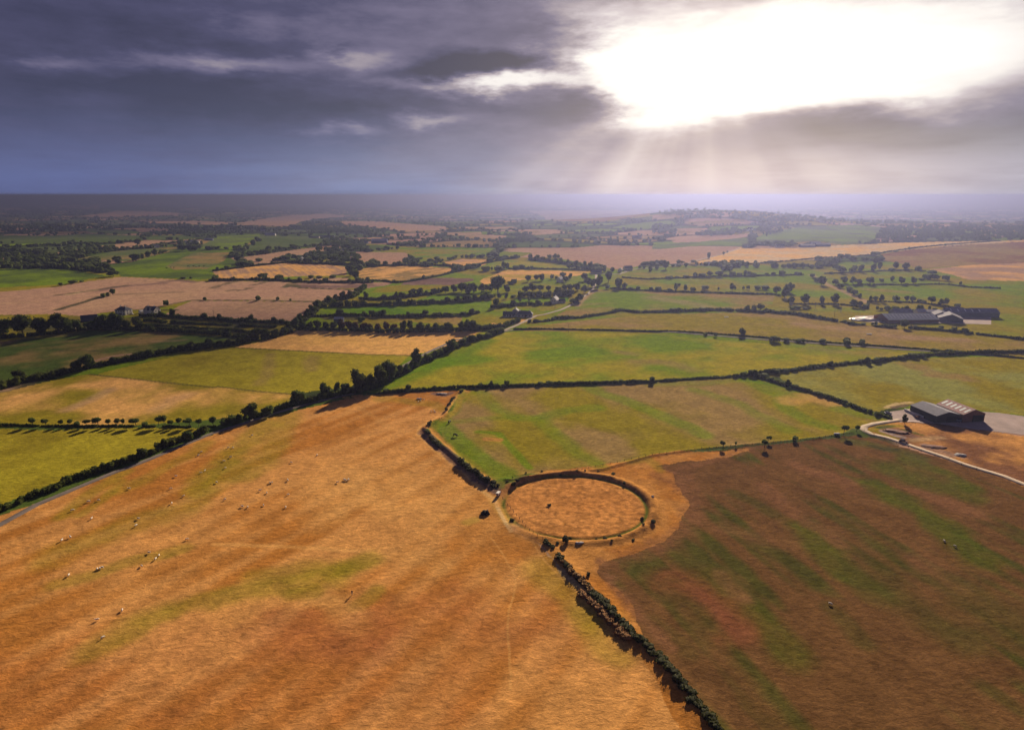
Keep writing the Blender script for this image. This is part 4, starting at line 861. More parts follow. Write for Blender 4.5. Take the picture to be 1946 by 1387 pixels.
hedge('from the centre junction to the right', 'R6', '540,435 640,425 800,410 1000,385 1200,362 1400,345 1600,320 1700,310 1946,300 2300,290', 2.6, 3.0)
trees_px('R6', '560,438,40,28 620,435,70,40 690,445,60,30 760,420,45,30 820,412,50,25 870,405,45,22 1093,375,48,36 1320,358,50,38 1380,352,50,32 1530,332,50,25 1600,325,60,32 1665,322,40,32 1740,292,50,28 1830,290,40,22 1890,300,40,20', 'on the hedge running right from the centre')
hedge('above the pale green field to the barns', 'R6', '640,440 720,465 830,500 1000,545 1170,600 1300,650 1420,685 1470,700', 1.8, 2.6, gap=.2)
trees_px('R6', '730,465,40,25 838,500,50,38 880,510,40,25 1028,558,40,25 1180,607,42,30 1380,680,40,28', 'on the hedge leading down to the barns')
trees_px('R6', '434,878,50,42 513,862,14,24 690,875,55,50 712,838,50,36 877,832,40,30 1178,795,64,56 1256,778,42,38', 'on the grassy bank right of the henge', 'thorn')
trees_px('B', '965,530,110,140', 'between the track bend and the black barn', 'round')
trees_px('R6', '540,-2,10,10', 'x') if False else None
# --- near scrub banks and henge
hedge('', 'Q', '120,380 200,470 280,560 400,680 480,760', 1.3, 2.0, m_=DRY, gap=.35, label='dry russet scrub on the bank below the henge', name='scrub', cat='scrub')
hedge('', 'Q', '420,720 520,800 620,900 700,1000 780,1060 900,1180 1000,1280 1100,1370 1250,1500 1500,1800 1830,2270', 1.25, 2.4, m_=GORSE, gap=.16, rough=.95, label='dark green scrub line from the henge bank to the bottom edge', name='scrub', cat='scrub')
hedge('', 'Q', '-10,215 60,300 130,390 200,460 300,600 420,700', 1.1, 1.6, m_=GORSE, gap=.25, label='thin dark scrub line starting under the henge', name='scrub', cat='scrub')
hedge('', 'Q', '350,760 450,850 560,930 700,1100 850,1260', 1.1, 2.4, m_=DRY, gap=.4, label='straggly brown bracken along the shaded side of the scrub line', name='bracken', cat='bracken')
hedge('', 'R5', '720,960 760,990 830,1045 890,1080 960,1110', 1.8, 2.2, m_=GORSE, gap=.15, label='dark gorse strip left of the henge above the white trailer', name='scrub', cat='scrub')
hedge('', 'R5', '740,530 700,570 680,580 650,630 620,680 560,710 530,740', 1.3, 1.5, m_=GORSE, gap=.38, label='broken gorse line down the bank from the top hedge', name='scrub', cat='scrub')
hedge('', 'R5', '520,780 560,840 620,880 680,910 720,950', .9, 2.0, m_=GORSE, gap=.45, label='low thin scrub on the bare bank west of the green corner', name='scrub', cat='scrub')
trees_px('H', '35,240,60,45 85,280,50,40 130,310,60,40 200,350,90,50 250,345,60,40 345,300,50,25 410,340,80,60 450,300,60,40 540,210,30,18 700,195,36,18 890,235,45,18 1060,198,35,12 1148,190,26,26 1435,218,60,16 1548,325,50,34 1845,715,80,42 1745,738,50,22 1735,685,60,30 945,915,110,80 860,930,60,30 990,885,60,50 1260,890,40,20 1345,885,70,28 1500,855,60,22 1640,895,50,18 735,935,90,40 780,545,60,28 395,700,70,36 120,625,10,10 400,255,20,14 1280,185,40,12 1840,705,40,20 1420,905,40,14', 'of the henge and its bank', 'full', 'h', 'bush')
trees_px('R8', '1340,590,50,30 1380,640,50,35 1520,690,40,30', 'on the bank below the henge', 'full', 'h', 'bush')

# --- individual trees: the largest up to 290, the rest merged
def app(t): q = ppm(t); return t[4] * q * min(1.5, t[3] / t[4] + .5)
TREES = [t for t in TREES if t[4] > .3]
for t in TREES: t.append(app(t))
px_, py_ = project([(t[0], t[1], t[2]) for t in TREES])
for t, a, b in zip(TREES, px_, py_): t.append(a); t.append(-60 < a < 2006 and b < 1440)
bush = [t for t in TREES if t[8] == 'bush']; tr = sorted([t for t in TREES if t[8] != 'bush' and t[11]], key=lambda t: -t[9])
indiv = tr[:285]; REST = tr[285:]
groups = {}
for t in indiv + bush: groups.setdefault((t[7], t[8]), []).append(t)
rnd = random.Random(5)
ADJ = {'round': 'round-crowned', 'tall': 'upright', 'full': 'bushy', 'thorn': 'low spreading'}
for (phrase, cat), ts in groups.items():
    ts.sort(key=lambda t: t[10])
    for i, t in enumerate(ts):
        kd = t[5]
        if kd is None: kd = rnd.choice(['round', 'full']) if t[3] / t[4] > .95 else rnd.choice(['round', 'full', 'full', 'full']) if t[3] / t[4] > .75 else rnd.choice(['tall', 'full', 'round'])
        cands = [k for k, q in enumerate(KINDS) if q == kd]; k = rnd.choice(cands)
        wn_ = {'round': 1.0, 'tall': .84, 'full': 1.08, 'thorn': 1.16}[kd]
        sc3 = (t[3] / wn_, t[3] / wn_, t[4] * (1.08 if kd != 'thorn' else 1.15)); rz = rnd.uniform(0, 6.28)
        lab = ('dark ' if t[6] != 'a' else 'russet ') + ordw(i, len(ts), cat) + ' ' + phrase
        if i in (0, len(ts) - 1) or len(ts) == 1: lab = ADJ[kd] + ' ' + lab
        lab = lab.replace('dark the single', 'single dark').replace('russet the single', 'single russet')
        grp = 'bushes on the henge earthworks' if cat == 'bush' else 'trees ' + phrase
        if t[9] > 13 and cat == 'tree':
            e = empty('tree', (t[0], t[1], t[2] - .05), rz); e.scale = sc3
            link(bpy.data.objects.new('crown', TREEP[k][1][t[6]]), e); link(bpy.data.objects.new('trunk', TREEP[k][2]), e)
        else:
            me = TREEP[k][1][t[6]] if cat == 'bush' else FARP[k][5][t[6]]
            e = link(bpy.data.objects.new(cat, me)); e.location = (t[0], t[1], t[2] - (.16 * t[4] if cat == 'bush' else .05)); e.rotation_euler = (0, 0, rz); e.scale = sc3
        tag(e, lab, cat, grp)
print('TREES', len(tr), 'individual', len(indiv), 'rest', len(REST), 'smallest', indiv[-1][9])

# --- distant tree cover: far hedgerow trees and woods as one object
rg = np.random.default_rng(3); pts = []
def addfar(px, py, w_, h_):
    p = G([(px, py)])[0]; pts.append((p[0], p[1], p[2], w_, h_))
def woodpoly(fr, s, n, hm=(8, 13)):
    P = L_(fr, s); a = np.array(P); k = 0
    while k < n:
        x = rg.uniform(a[:, 0].min(), a[:, 0].max()); y = rg.uniform(a[:, 1].min(), a[:, 1].max())
        if inpoly(np.array([x]), np.array([y]), P)[0]:
            h_ = rg.uniform(*hm); addfar(x, y, h_ * rg.uniform(.9, 1.4), h_); k += 1
woodpoly('R3', '1365,325 1420,300 1450,275 1700,262 1946,262 2400,268 2400,352 1946,350 1420,352', 420, (12, 17))
woodpoly('R3', '60,195 0,165 240,155 460,175 640,180 900,195 1000,205 1300,225 1650,240 1946,262 2300,290 2300,270 1946,265 1500,245 1100,235 700,240 400,205', 520, (10, 15))
woodpoly('R3', '0,255 60,250 140,280 140,310 0,305', 60, (10, 14)); woodpoly('R3', '290,315 480,280 590,290 560,305 330,325', 60, (9, 13)); woodpoly('R3', '590,395 600,300 640,310 630,395', 40, (9, 14))
woodpoly('R3', '680,390 700,372 880,378 900,388', 34, (7, 11)); woodpoly('R3', '600,290 800,240 860,280 700,325', 80, (8, 12))
woodpoly('R1', '1500,260 1600,240 1700,238 1946,275 1946,300 1650,310 1500,275', 240, (11, 15)); woodpoly('R2', '0,275 250,290 300,300 100,310 0,305', 50, (9, 13))
woodpoly('R1', '430,262 700,258 1300,268 1400,282 1300,290 450,272', 220, (8, 13)); woodpoly('R1', '-700,262 30,255 430,268 300,290 -700,300', 200, (9, 13))
woodpoly('R1', '600,300 900,290 1200,300 1190,312 900,315 600,318', 90, (8, 12)); woodpoly('R1', '30,405 240,395 300,385 260,440 60,460', 45, (8, 13)); woodpoly('R1', '-700,420 30,400 60,480 -700,500', 70, (8, 12))
woodpoly('R2', '900,360 1180,330 1180,350 950,372', 60, (9, 13)); woodpoly('R1', '1640,350 1700,395 1946,420 1946,380 1800,340', 110, (8, 12)); woodpoly('R1', '1560,430 1700,425 1900,455 1880,490 1560,470', 120, (8, 13))
woodpoly('R3', '1250,250 1500,258 1560,262 1300,262', 24, (6, 9))
n = 0; tries = 0
while n < 9000 and tries < 60:
    tries += 1; m_ = 9000; xs = rg.uniform(-60, 2006, m_); ys = 373.5 + 150 * rg.random(m_) ** 1.55
    dx = (xs - 973) / FPX; dyv = (693.5 - ys) / FPX; cp, sp_ = math.cos(PITCH), math.sin(PITCH)
    D = np.stack([dx, cp + dyv * sp_, -sp_ + dyv * cp], 1); hh = np.hypot(D[:, 0], D[:, 1])
    d = CAMH / np.maximum(-D[:, 2] / hh, 1e-3)
    for _ in range(6):
        zz = terr(D[:, 0] / hh * d, D[:, 1] / hh * d); d = np.clip(.5 * d + .5 * (CAMH - zz) / np.maximum(-D[:, 2] / hh, 1e-3), 300, 30000)
    x = D[:, 0] / hh * d; y = D[:, 1] / hh * d
    ic, ed = cells(x + 40 * fbm(x / 300, y / 300, 2, 4), y, CS, 31)
    azz = np.degrees(np.arctan2(x, y)); left = azz < 2
    keep = (ed < 6 + d * .0012) & (rg.random(m_) < np.where(left, .8, .5))
    wd_ = (rg.random(m_) < .10) & (fbm(x / 700, y / 700, 3, 91) > .56) & left
    keep |= wd_
    inf = np.zeros(m_, bool)
    for P, *_r in F[1:]:
        inf |= inpoly(xs, ys, P)
    keep &= ~inf & (ys < 372 + 145) & (d < 16000)
    for i in np.nonzero(keep)[0]:
        h_ = rg.uniform(5, 11) * (1 + .5 * (d[i] > 3500) + .6 * (d[i] > 7000)); pts.append((x[i], y[i], float(zz[i]), h_ * rg.uniform(.9, 1.6), h_)); n += 1
pts = np.array(pts[:11000] if len(pts) > 11000 else pts); pts[:, 2] = terr(pts[:, 0], pts[:, 1])
rest = np.array([(t[0], t[1], t[2], t[3], t[4]) for t in REST]); 
def merge_trees(name, arr, low, label, mt):
    Vs, Qs_, b = [], [], 0; r2 = np.random.default_rng(9)
    for x, y, z, w_, h_ in arr:
        if low:
            k = r2.integers(6); sv, sq = QS[2]; V = sv * (.62 + .55 * r2.random((len(sv), 1))) * np.array([w_ * .5, w_ * .5, h_ * .5]) + np.array([0, 0, h_ * .48]); q = sq
        else:
            kd, V2, q2, tv, tq, _ = FARP[r2.integers(len(FARP))]; V = V2 * np.array([w_, w_, h_]); q = q2
        a = r2.uniform(0, 6.28); c_, s_ = math.cos(a), math.sin(a); V = V @ np.array([[c_, s_, 0], [-s_, c_, 0], [0, 0, 1]])
        Vs.append(V + np.array([x, y, z])); Qs_.append(q + b); b += len(V)
    return tag(link(bpy.data.objects.new(name, qmesh(name, np.vstack(Vs), np.vstack(Qs_), [mt]))), label, 'woodland', kind='stuff')
dd = np.hypot(pts[:, 0], pts[:, 1]); nearf = pts[dd < 3200]; farf = pts[dd >= 3200]
if len(rest): nearf = np.vstack([nearf, rest])
print('FAR', len(nearf), len(farf))
merge_trees('woodland', nearf[:2600], False, 'scattered hedgerow trees and woods of the middle distance', FOL)
merge_trees('far_woodland', np.vstack([farf, nearf[2600:]]), True, 'hazy hedgerows and woods reaching to the horizon', FOL)

# ------------------------------------------------------------------ buildings
def gable(name, label, pos, yaw, Lx, Wy, eave, rise, wall, roof, cat='house', hip=0.0, windows=None, chimneys=(), door=None, group=None, lights=0, openend=False, dormer=0, over=.35):
    """ridge runs along local X; pos = ground point of the centre"""
    root = empty(name, (pos[0], pos[1], pos[2] - .1), yaw); a, b = Lx / 2, Wy / 2
    mb = MB(); mb.face([(-a, -b, -1), (a, -b, -1), (a, -b, eave), (-a, -b, eave)]); mb.face([(a, b, -1), (-a, b, -1), (-a, b, eave), (a, b, eave)])
    pk = eave + rise * (1 if not hip else 0)
    for sx in (-1, 1):
        pts_ = [(sx * a, -b, -1), (sx * a, b, -1), (sx * a, b, eave)] + ([(sx * a, 0, pk - .05)] if not hip else []) + [(sx * a, -b, eave)]
        mb.face(pts_ if sx > 0 else pts_[::-1])
    mb.build('wall', wall, root)
    rf = MB(); o = over; ez = eave - o * rise / b + .02; hx = a + o * (.6) ; rx = a - hip if hip else hx; t = .14
    A_ = [(-hx, -b - o, ez), (hx, -b - o, ez), (rx, 0, eave + rise), (-rx, 0, eave + rise)]
    B_ = [(hx, b + o, ez), (-hx, b + o, ez), (-rx, 0, eave + rise), (rx, 0, eave + rise)]
    for q in (A_, B_): rf.face([(p[0], p[1], p[2] + t) for p in q]); rf.face([(p[0], p[1], p[2] + .02) for p in q][::-1])
    for q in (A_, B_):
        rf.face([q[0], q[1], (q[1][0], q[1][1], q[1][2] + t), (q[0][0], q[0][1], q[0][2] + t)])
    if hip:
        for sx in (-1, 1): rf.face([(sx * hx, -b - o, ez + t), (sx * hx, b + o, ez + t), (sx * rx, 0, eave + rise + t)] if sx > 0 else [(sx * hx, b + o, ez + t), (sx * hx, -b - o, ez + t), (sx * rx, 0, eave + rise + t)])
    else:
        for sx in (-1, 1):
            for s2 in (-1, 1): rf.face([(sx * hx, s2 * (b + o), ez), (sx * hx, 0, eave + rise), (sx * hx, 0, eave + rise + t), (sx * hx, s2 * (b + o), ez + t)])
    ro = rf.build('roof', roof, root)
    for cx in chimneys:
        m2 = MB(); m2.quadbox(cx - .45, cx + .45, -.35, .35, eave + rise * .6, eave + rise + 1.1); ch = m2.build('chimney', wall, ro)
        m3 = MB(); m3.tube([(cx, 0, eave + rise + 1.1), (cx, 0, eave + rise + 1.5)], [.16, .13], 8); m3.build('chimney_pot', DOORM, ch)
    if windows:
        for side, n_, z0, z1, ww in windows:
            for i in range(n_):
                tt = (i + .5) / n_ * 2 - 1; m2 = MB(); fr_ = MB(); g_ = .06
                if side in ('f', 'b'):
                    x = tt * a * .88; yb = -b if side == 'f' else b; s2 = -1 if side == 'f' else 1
                    fr_.quadbox(x - ww / 2 - .1, x + ww / 2 + .1, min(yb, yb + s2 * .05), max(yb, yb + s2 * .05), z0 - .12, z1 + .1); m2.quadbox(x - ww / 2, x + ww / 2, min(yb + s2 * .03, yb + s2 * .08), max(yb + s2 * .03, yb + s2 * .08), z0, z1)
                else:
                    y = tt * b * .8; xb = a if side == 'r' else -a; s2 = 1 if side == 'r' else -1
                    fr_.quadbox(min(xb, xb + s2 * .05), max(xb, xb + s2 * .05), y - ww / 2 - .1, y + ww / 2 + .1, z0 - .12, z1 + .1); m2.quadbox(min(xb + s2 * .03, xb + s2 * .08), max(xb + s2 * .03, xb + s2 * .08), y - ww / 2, y + ww / 2, z0, z1)
                wo_ = fr_.build('window', WHITE, root); m2.build('pane', GLASS, wo_)
    if door is not None:
        m2 = MB(); m2.quadbox(door - .5, door + .5, -b - .07, -b + .0, .1, 2.2); d_ = m2.build('door', DOORM, root)
        m3 = MB(); m3.quadbox(door + .32, door + .38, -b - .12, -b - .07, 1.05, 1.2); m3.build('handle', STONE, d_)
    for k in range(dormer):
        x = (k + .5) / dormer * 2 * a * .8 - a * .8; m2 = MB(); w2 = 1.6; h2 = eave + rise * .75
        m2.face([(x - w2, -b - .6, -1), (x + w2, -b - .6, -1), (x + w2, -b - .6, eave), (x, -b - .6, h2), (x - w2, -b - .6, eave)])
        m2.face([(x - w2, -b, -1), (x - w2, -b - .6, -1), (x - w2, -b - .6, eave), (x - w2, -b, eave)]); m2.face([(x + w2, -b - .6, -1), (x + w2, -b, -1), (x + w2, -b, eave), (x + w2, -b - .6, eave)])
        pj = m2.build('projecting_gable', wall, root)
        m3 = MB()
        for s2 in (-1, 1):
            m3.face([(x + s2 * (w2 + .2), -b - .8, eave - .1), (x, -b - .8, h2 + .12), (x, 0, h2 + .12), (x + s2 * (w2 + .2), 0 - b * .3, eave - .1)])
        m3.build('gable_roof', roof, pj)
    if lights:
        sl_ = math.hypot(b + o, rise); 
        for k in range(lights):
            x = (k + .5) / lights * 2 * a - a; m2 = MB(); p0, p1 = .28, .78
            for s2 in (-1,):
                def pt(u): return (b + o) * s2 * (1 - u), ez + (eave + rise - ez) * u + t + .05
                y0, z0 = pt(p0); y1, z1 = pt(p1); m2.face([(x - .6, y0, z0), (x + .6, y0, z0), (x + .6, y1, z1), (x - .6, y1, z1)])
            m2.build('rooflight', SKYL, ro)
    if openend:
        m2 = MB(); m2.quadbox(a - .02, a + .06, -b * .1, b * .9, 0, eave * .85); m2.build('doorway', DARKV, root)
    return tag(root, label, cat, group)
def gp(fr, x, y): return G(T(fr, [(x, y)]))[0]
def yaw_of(fr, x0, y0, x1, y1):
    a, b = gp(fr, x0, y0), gp(fr, x1, y1); return math.atan2(b[1] - a[1], b[0] - a[0]), math.hypot(b[0] - a[0], b[1] - a[1])
WN = [('f', 4, 3.3, 4.6, 1.1), ('f', 4, .8, 2.1, 1.2), ('r', 2, 3.3, 4.6, 1.0), ('r', 2, .8, 2.1, 1.1)]
gable('white_house', 'two-storey pale house with hipped slate roof, left of the white pair', gp('P', 236, 597), R(-12), 13, 9.5, 5.2, 3.0, WHITE, SLATE, hip=3.5, windows=WN, chimneys=(-3, 3), door=0)
gable('white_house', 'two-storey white house with projecting gables, right of the white pair', gp('P', 290, 597), R(-14), 13.5, 9, 5.2, 3.4, WHITE, SLATE, windows=WN, chimneys=(-4, 4), door=0, dormer=2)
gable('garage', 'small white garage between the two white houses', gp('P', 271, 595), R(60), 6, 4.5, 2.4, 1.2, WHITE, LIGHTR, 'garage')
gable('garage', 'low white outbuilding just right of the hipped house', gp('P', 247, 596.5), R(-12), 3.5, 3.0, 2.0, .8, WHITE, LIGHTR, 'garage')
BW = [('f', 4, .9, 2.1, 1.4), ('r', 1, .9, 2.1, 1.2)]
gable('bungalow', 'long white bungalow with dark blue slate roof above the road junction', gp('S4', 760, 785), R(-4), 17, 9, 2.7, 3.2, WHITE, SLATE, hip=3.0, windows=BW, chimneys=(-5, 5), door=.6)
gable('bungalow_wing', 'white gabled wing with slate roof left of the long bungalow', gp('S4', 570, 785), R(-4), 13, 7, 2.5, 2.6, WHITE, SLATE, windows=BW, chimneys=(-4,), door=1.0)
gable('farmhouse', 'tall pale gable-fronted house between bungalow and its wing', gp('S4', 650, 765), R(86), 9, 7, 4.2, 3.0, CREAM, SLATE, windows=[('f', 2, .9, 2.1, 1), ('l', 1, 2.9, 4, 1)], chimneys=(2,))
gable('farmhouse', 'white farmhouse with bright gable beside the middle lane', gp('S4', 1130, 622), R(70), 11, 8, 4.4, 3.6, WHITE, LIGHTR, windows=[('f', 3, .9, 2.1, 1), ('l', 2, 2.9, 4, 1)], chimneys=(3,), door=0)
gable('shed', 'white gabled shed right of the middle farmhouse', gp('S4', 1215, 618), R(15), 8, 5, 2.6, 2.0, WHITE, SLATE, 'shed', windows=[('f', 2, .9, 1.9, 1)])
gable('farmhouse', 'white house half hidden by trees behind the middle copse', gp('S4', 1195, 362), R(60), 10, 7, 4.6, 3.2, WHITE, LIGHTR, windows=BW, chimneys=(3,))
gable('barn', 'grey roofed building beside the lane at the pink field corner', gp('S4', 1640, 262), R(-8), 18, 9, 3.4, 2.6, CREAM, SLATE, 'barn')
gable('house', 'pale grey bungalow beside the road bend under the trees', gp('S4', 1385, 645), R(20), 7, 5, 2.4, 1.8, CREAM, SLATE, windows=BW)
for lab_, fr_, x_, y_, l_, w_, e_, r_, yw, wl, rfm, nm in [
    ('small white house at the lower edge of the pink field', 'S5', 190, 478, 14, 9, 4, 3.5, 10, WHITE, SLATE, 'house'),
    ('white gabled cottage left of the small white house', 'S5', 105, 495, 7, 6, 4, 3, 70, WHITE, SLATE, 'house'),
    ('white bungalow at the left tip of the cream barley', 'S5', 1065, 422, 16, 9, 3, 3, 5, WHITE, LIGHTR, 'house'),
    ('long pale barn left of the wooded ridge foot', 'S5', 285, 135, 26, 14, 5, 4, 0, CREAM, LIGHTR, 'barn'),
    ('white house shining among trees above the cream barley', 'S5', 1515, 45, 16, 12, 6, 4, 0, WHITE, SLATE, 'house'),
    ('white farmhouse above the left end of cream barley', 'S5', 1840, 228, 20, 9, 4, 4, 0, WHITE, SLATE, 'house'),
    ('leftmost long grey shed of the farm above cream barley', 'S6', 190, 225, 34, 18, 4, 3, 0, METAL, LIGHTR, 'barn'),
    ('middle pale-roofed shed of the farm above cream barley', 'S6', 275, 208, 26, 18, 5, 4, 0, METAL, LIGHTR, 'barn'),
    ('rightmost pale-roofed shed of the farm above cream barley', 'S6', 355, 218, 34, 16, 5, 3, 0, METAL, LIGHTR, 'barn'),
    ('large pale roofed shed on the skyline of the left farm', 'S9', 1050, 530, 42, 18, 6, 5, 0, METAL, LIGHTR, 'barn'),
    ('dark shed beside the large pale roofed shed', 'S9', 850, 540, 24, 12, 4, 3, 0, METAL, SLATE, 'barn'),
    ('low rusty shed right of the large pale roofed shed', 'S9', 1200, 552, 26, 12, 3, 2, -8, RUST, REDR, 'barn'),
    ('white cottage in the hollow among the stubble trees', 'S9', 530, 715, 9, 6, 3, 3, 20, WHITE, SLATE, 'house'),
    ('grey farmhouse behind the white hollow cottage', 'S9', 600, 650, 10, 8, 5, 3, 60, CREAM, SLATE, 'house'),
    ('orange brick gable house left of the hollow cottage', 'S9', 392, 695, 7, 6, 5, 3, 80, DOORM, SLATE, 'house'),
    ('small white gable at the left of the farm hollow', 'S9', 88, 745, 7, 6, 4, 2.5, 80, WHITE, SLATE, 'house'),
    ('long white farmstead above the far green fields', 'S8', 740, 440, 34, 10, 4, 4, 0, WHITE, LIGHTR, 'house'),
    ('white village house left of the long farmstead', 'S8', 650, 390, 20, 12, 7, 5, 30, WHITE, SLATE, 'house'),
    ('long low dark farm building on the far green ridge', 'S8', 1440, 465, 44, 12, 4, 3, 0, METAL, SLATE, 'barn'),
    ('low pink-walled barn beside the dark ridge building', 'S8', 1280, 470, 32, 10, 3, 2, 0, CREAM, SLATE, 'barn'),
    ('white house tiny above the far left stubble strip', 'S8', 365, 398, 14, 9, 5, 4, 0, WHITE, SLATE, 'house'),
    ('white house in front of the far left stubble strip', 'S7', 1218, 590, 13, 8, 4.5, 4, 60, WHITE, SLATE, 'house'),
    ('dark shed left of the far left white house', 'S7', 1120, 592, 16, 9, 3, 3, 0, METAL, SLATE, 'shed'),
    ('long white farm range at the end of the far stubble strip', 'S7', 1640, 535, 26, 9, 4, 3, 0, WHITE, LIGHTR, 'house'),
    ('white bungalow right of the long white farm range', 'S7', 1720, 530, 14, 8, 3, 3, 0, WHITE, LIGHTR, 'house'),
    ('pale-roofed shed far right of the far stubble strip', 'S7', 1870, 500, 24, 9, 3, 3, 0, METAL, LIGHTR, 'shed'),
    ('pale shed low in the dark belt at far left', 'S1', 175, 408, 10, 5, 2.5, 1.2, 0, CREAM, LIGHTR, 'shed'),
    ('slate-roofed barn rising from the left dark belt', 'S1', 400, 320, 14, 6, 3.4, 2.6, 28, METAL, SLATE, 'barn'),
    ('low blue-roofed shed inside the russet tree belt', 'S3', 290, 865, 9, 5, 4.5, 1.4, 0, METAL, LIGHTR, 'shed')]:
    gable(nm, lab_, gp(fr_, x_, y_), R(yw), l_, w_, e_, r_, wl, rfm, nm, group='distant farm buildings', windows=[('f', 3, .9, 2.1, 1.1)] if nm == 'house' else None)
# big grey shed complex on the right
yw, ln = yaw_of('C', 700, 440, 1480, 430); p0 = gp('C', 700, 445); p1 = gp('C', 1500, 435)
n2 = np.array([-math.sin(yw), math.cos(yw)]); Wd = 24
cc_ = (p0 + p1) / 2; cx, cy = cc_[0] + n2[0] * Wd / 2, cc_[1] + n2[1] * Wd / 2
gable('cattle_shed', 'very long grey-green roofed cattle shed with pale rooflights', (cx, cy, cc_[2]), yw, ln, Wd, 3.6, 4.2, RUST, GREENR, 'shed', lights=14)
gable('barn', 'dark-walled barn with broad grey gable roof right of the long shed', gp('C', 1650, 405), R(62), 20, 20, 4.2, 4.2, METAL, GREYR, 'barn')
gable('barn', 'smaller grey roofed barn between long shed and dark-walled barn', gp('C', 1500, 360), R(66), 16, 12, 4.4, 3.2, METAL, GREYR, 'barn')
gable('barn', 'bright white roofed barn behind the long grey shed', gp('C', 1440, 312), R(-6), 24, 10, 4, 1.6, METAL, LIGHTR, 'barn')
gable('barn', 'lilac-grey roofed barn behind the left end of the long shed', gp('C', 900, 325), R(4), 20, 10, 4.4, 3.4, METAL, GREYR, 'barn')
gable('barn', 'tiny roofed barn among trees behind the long shed', gp('C', 1195, 312), R(10), 11, 7, 4, 2.6, CREAM, LIGHTR, 'barn')
gable('barn', 'blue-grey barn at the right edge behind the farm', gp('C', 1850, 330), R(-8), 34, 14, 5, 3.5, METAL, GREYR, 'barn', lights=5)
gable('barn', 'rusty edged blue barn left of the far right barn', gp('C', 1700, 300), R(20), 14, 10, 5, 3, RUST, METAL, 'barn')
gable('barn', 'grey barn past the right frame edge of the farm', gp('C', 2150, 330), R(-5), 26, 14, 5, 3.5, METAL, GREYR, 'barn')
# near black barn and red barn
FLp, FRp, BLp = gp('B', 1440, 522), gp('B', 1770, 490), gp('B', 1040, 350)
v = FLp[:2] - BLp[:2]; yw = math.atan2(v[1], v[0]); ln = np.linalg.norm(v); wv_ = FRp[:2] - FLp[:2]; nrm = np.array([-math.sin(yw), math.cos(yw)]); Wb = abs(wv_ @ nrm)
ctr = (FLp[:2] + BLp[:2]) / 2 + nrm * Wb / 2
hb = 150 / 8.108 / ppm(FLp) * .92
print('BARN', ln, Wb, hb, math.degrees(yw))
gable('black_barn', 'black clad barn with grey roof beside the gravel yard', (ctr[0], ctr[1], FLp[2]), yw, ln, Wb, 4.4, 1.9, BLACKC, GREYR, 'barn', openend=True)
ctr2 = ctr + nrm * (Wb + .6) + v / ln * 1.5
gable('red_barn', 'red roofed barn with pale rooflights behind the black barn', (ctr2[0], ctr2[1], FLp[2]), yw, ln * .98, Wb * .95, 4.8, 2.6, RUST, REDR, 'barn', lights=6, openend=True)
def wall_(name, label, fr, s, h, th, m_, cat):
    P = G(dens(L_(fr, s), 8)); o0 = P[0]; mb = MB()
    for a, b in zip(P[:-1], P[1:]):
        t = np.array([b[0] - a[0], b[1] - a[1]]); t /= np.linalg.norm(t) + 1e-9; n_ = np.array([-t[1], t[0]]) * th / 2
        q = [(a[0] - n_[0], a[1] - n_[1], a[2]), (b[0] - n_[0], b[1] - n_[1], b[2]), (b[0] + n_[0], b[1] + n_[1], b[2]), (a[0] + n_[0], a[1] + n_[1], a[2])]
        q = [tuple(np.array(p) - o0) for p in q]; lo = [(p[0], p[1], p[2] - .4) for p in q]; hi = [(p[0], p[1], p[2] + h) for p in q]
        mb.face(hi); 
        for i in range(4): mb.face([lo[i], lo[(i + 1) % 4], hi[(i + 1) % 4], hi[i]])
    o = mb.build(name, m_); o.location = tuple(o0); return tag(o, label, cat)
wall_('concrete_wall', 'low white concrete wall along the black barn side', 'B', '960,325 1100,385 1340,470', 1.3, .5, WHITE, 'wall')
# open silage heap (white sheet) on the left of the long shed
def mound(name, label, cat, p, rx, ry, h, m_, yaw=0, seed=1, group=None):
    sv, sq = qsphere(6) if 6 not in QS else QS[6]; rg_ = np.random.default_rng(seed)
    n_ = fbm(sv[:, 0] * 4 + seed, sv[:, 1] * 4 + sv[:, 2] * 3, 3, seed)
    V = sv * np.array([rx, ry, h]) * (.5 + 1.0 * n_)[:, None]; V[:, 2] = np.maximum(V[:, 2], -.4)
    o = link(bpy.data.objects.new(name, qmesh(name, V, sq, [m_], smooth=True))); o.location = (p[0], p[1], p[2]); o.rotation_euler = (0, 0, yaw); return tag(o, label, cat, group)
mound('silage_heap', 'white sheeted silage heap left of the long grey shed', 'silage heap', gp('C', 350, 385), 14, 9, 2.2, SILAGE)
mound('silage_heap', 'small pale heap at the foot of the white silage heap', 'silage heap', gp('C', 240, 395), 5, 4, 1.0, SILAGE, seed=3)
mound('spoil_heap', 'brown rubble heap between the track and the dry grass', 'heap', gp('B', 830, 650), 6, 2.6, .7, RUST, R(-20), 4)
mound('spoil_heap', 'grey rubble heap at the right end of the dry plot', 'heap', gp('B', 1820, 1010), 2.6, 1.8, .7, STONE, R(-20), 6)
mound('spoil_heap', 'low purple-grey spoil mound in the dry plot', 'heap', gp('B', 1400, 880), 5, 2.4, .5, RUST, R(-15), 8)
mound('earth_heap', 'pinkish earth heap near the top end of the broken bank', 'heap', gp('R5', 615, 548), 3.4, 1.8, .8, YARDM, 0, 5)
mound('boulder', 'pale flat stone slab at the henge entrance', 'stone', gp('H', 1085, 930), 1.5, .8, .45, STONE, .2, 9)
mound('boulder', 'bluish stone on the right side of the henge bank', 'stone', gp('H', 1838, 455), .7, .5, .6, STONE, .2, 12)
mound('turf_heap', 'dark heap in the dry pasture left of the henge', 'heap', gp('P', 922, 976), 1.9, 1.5, 1.3, DARKV, .2, 14)
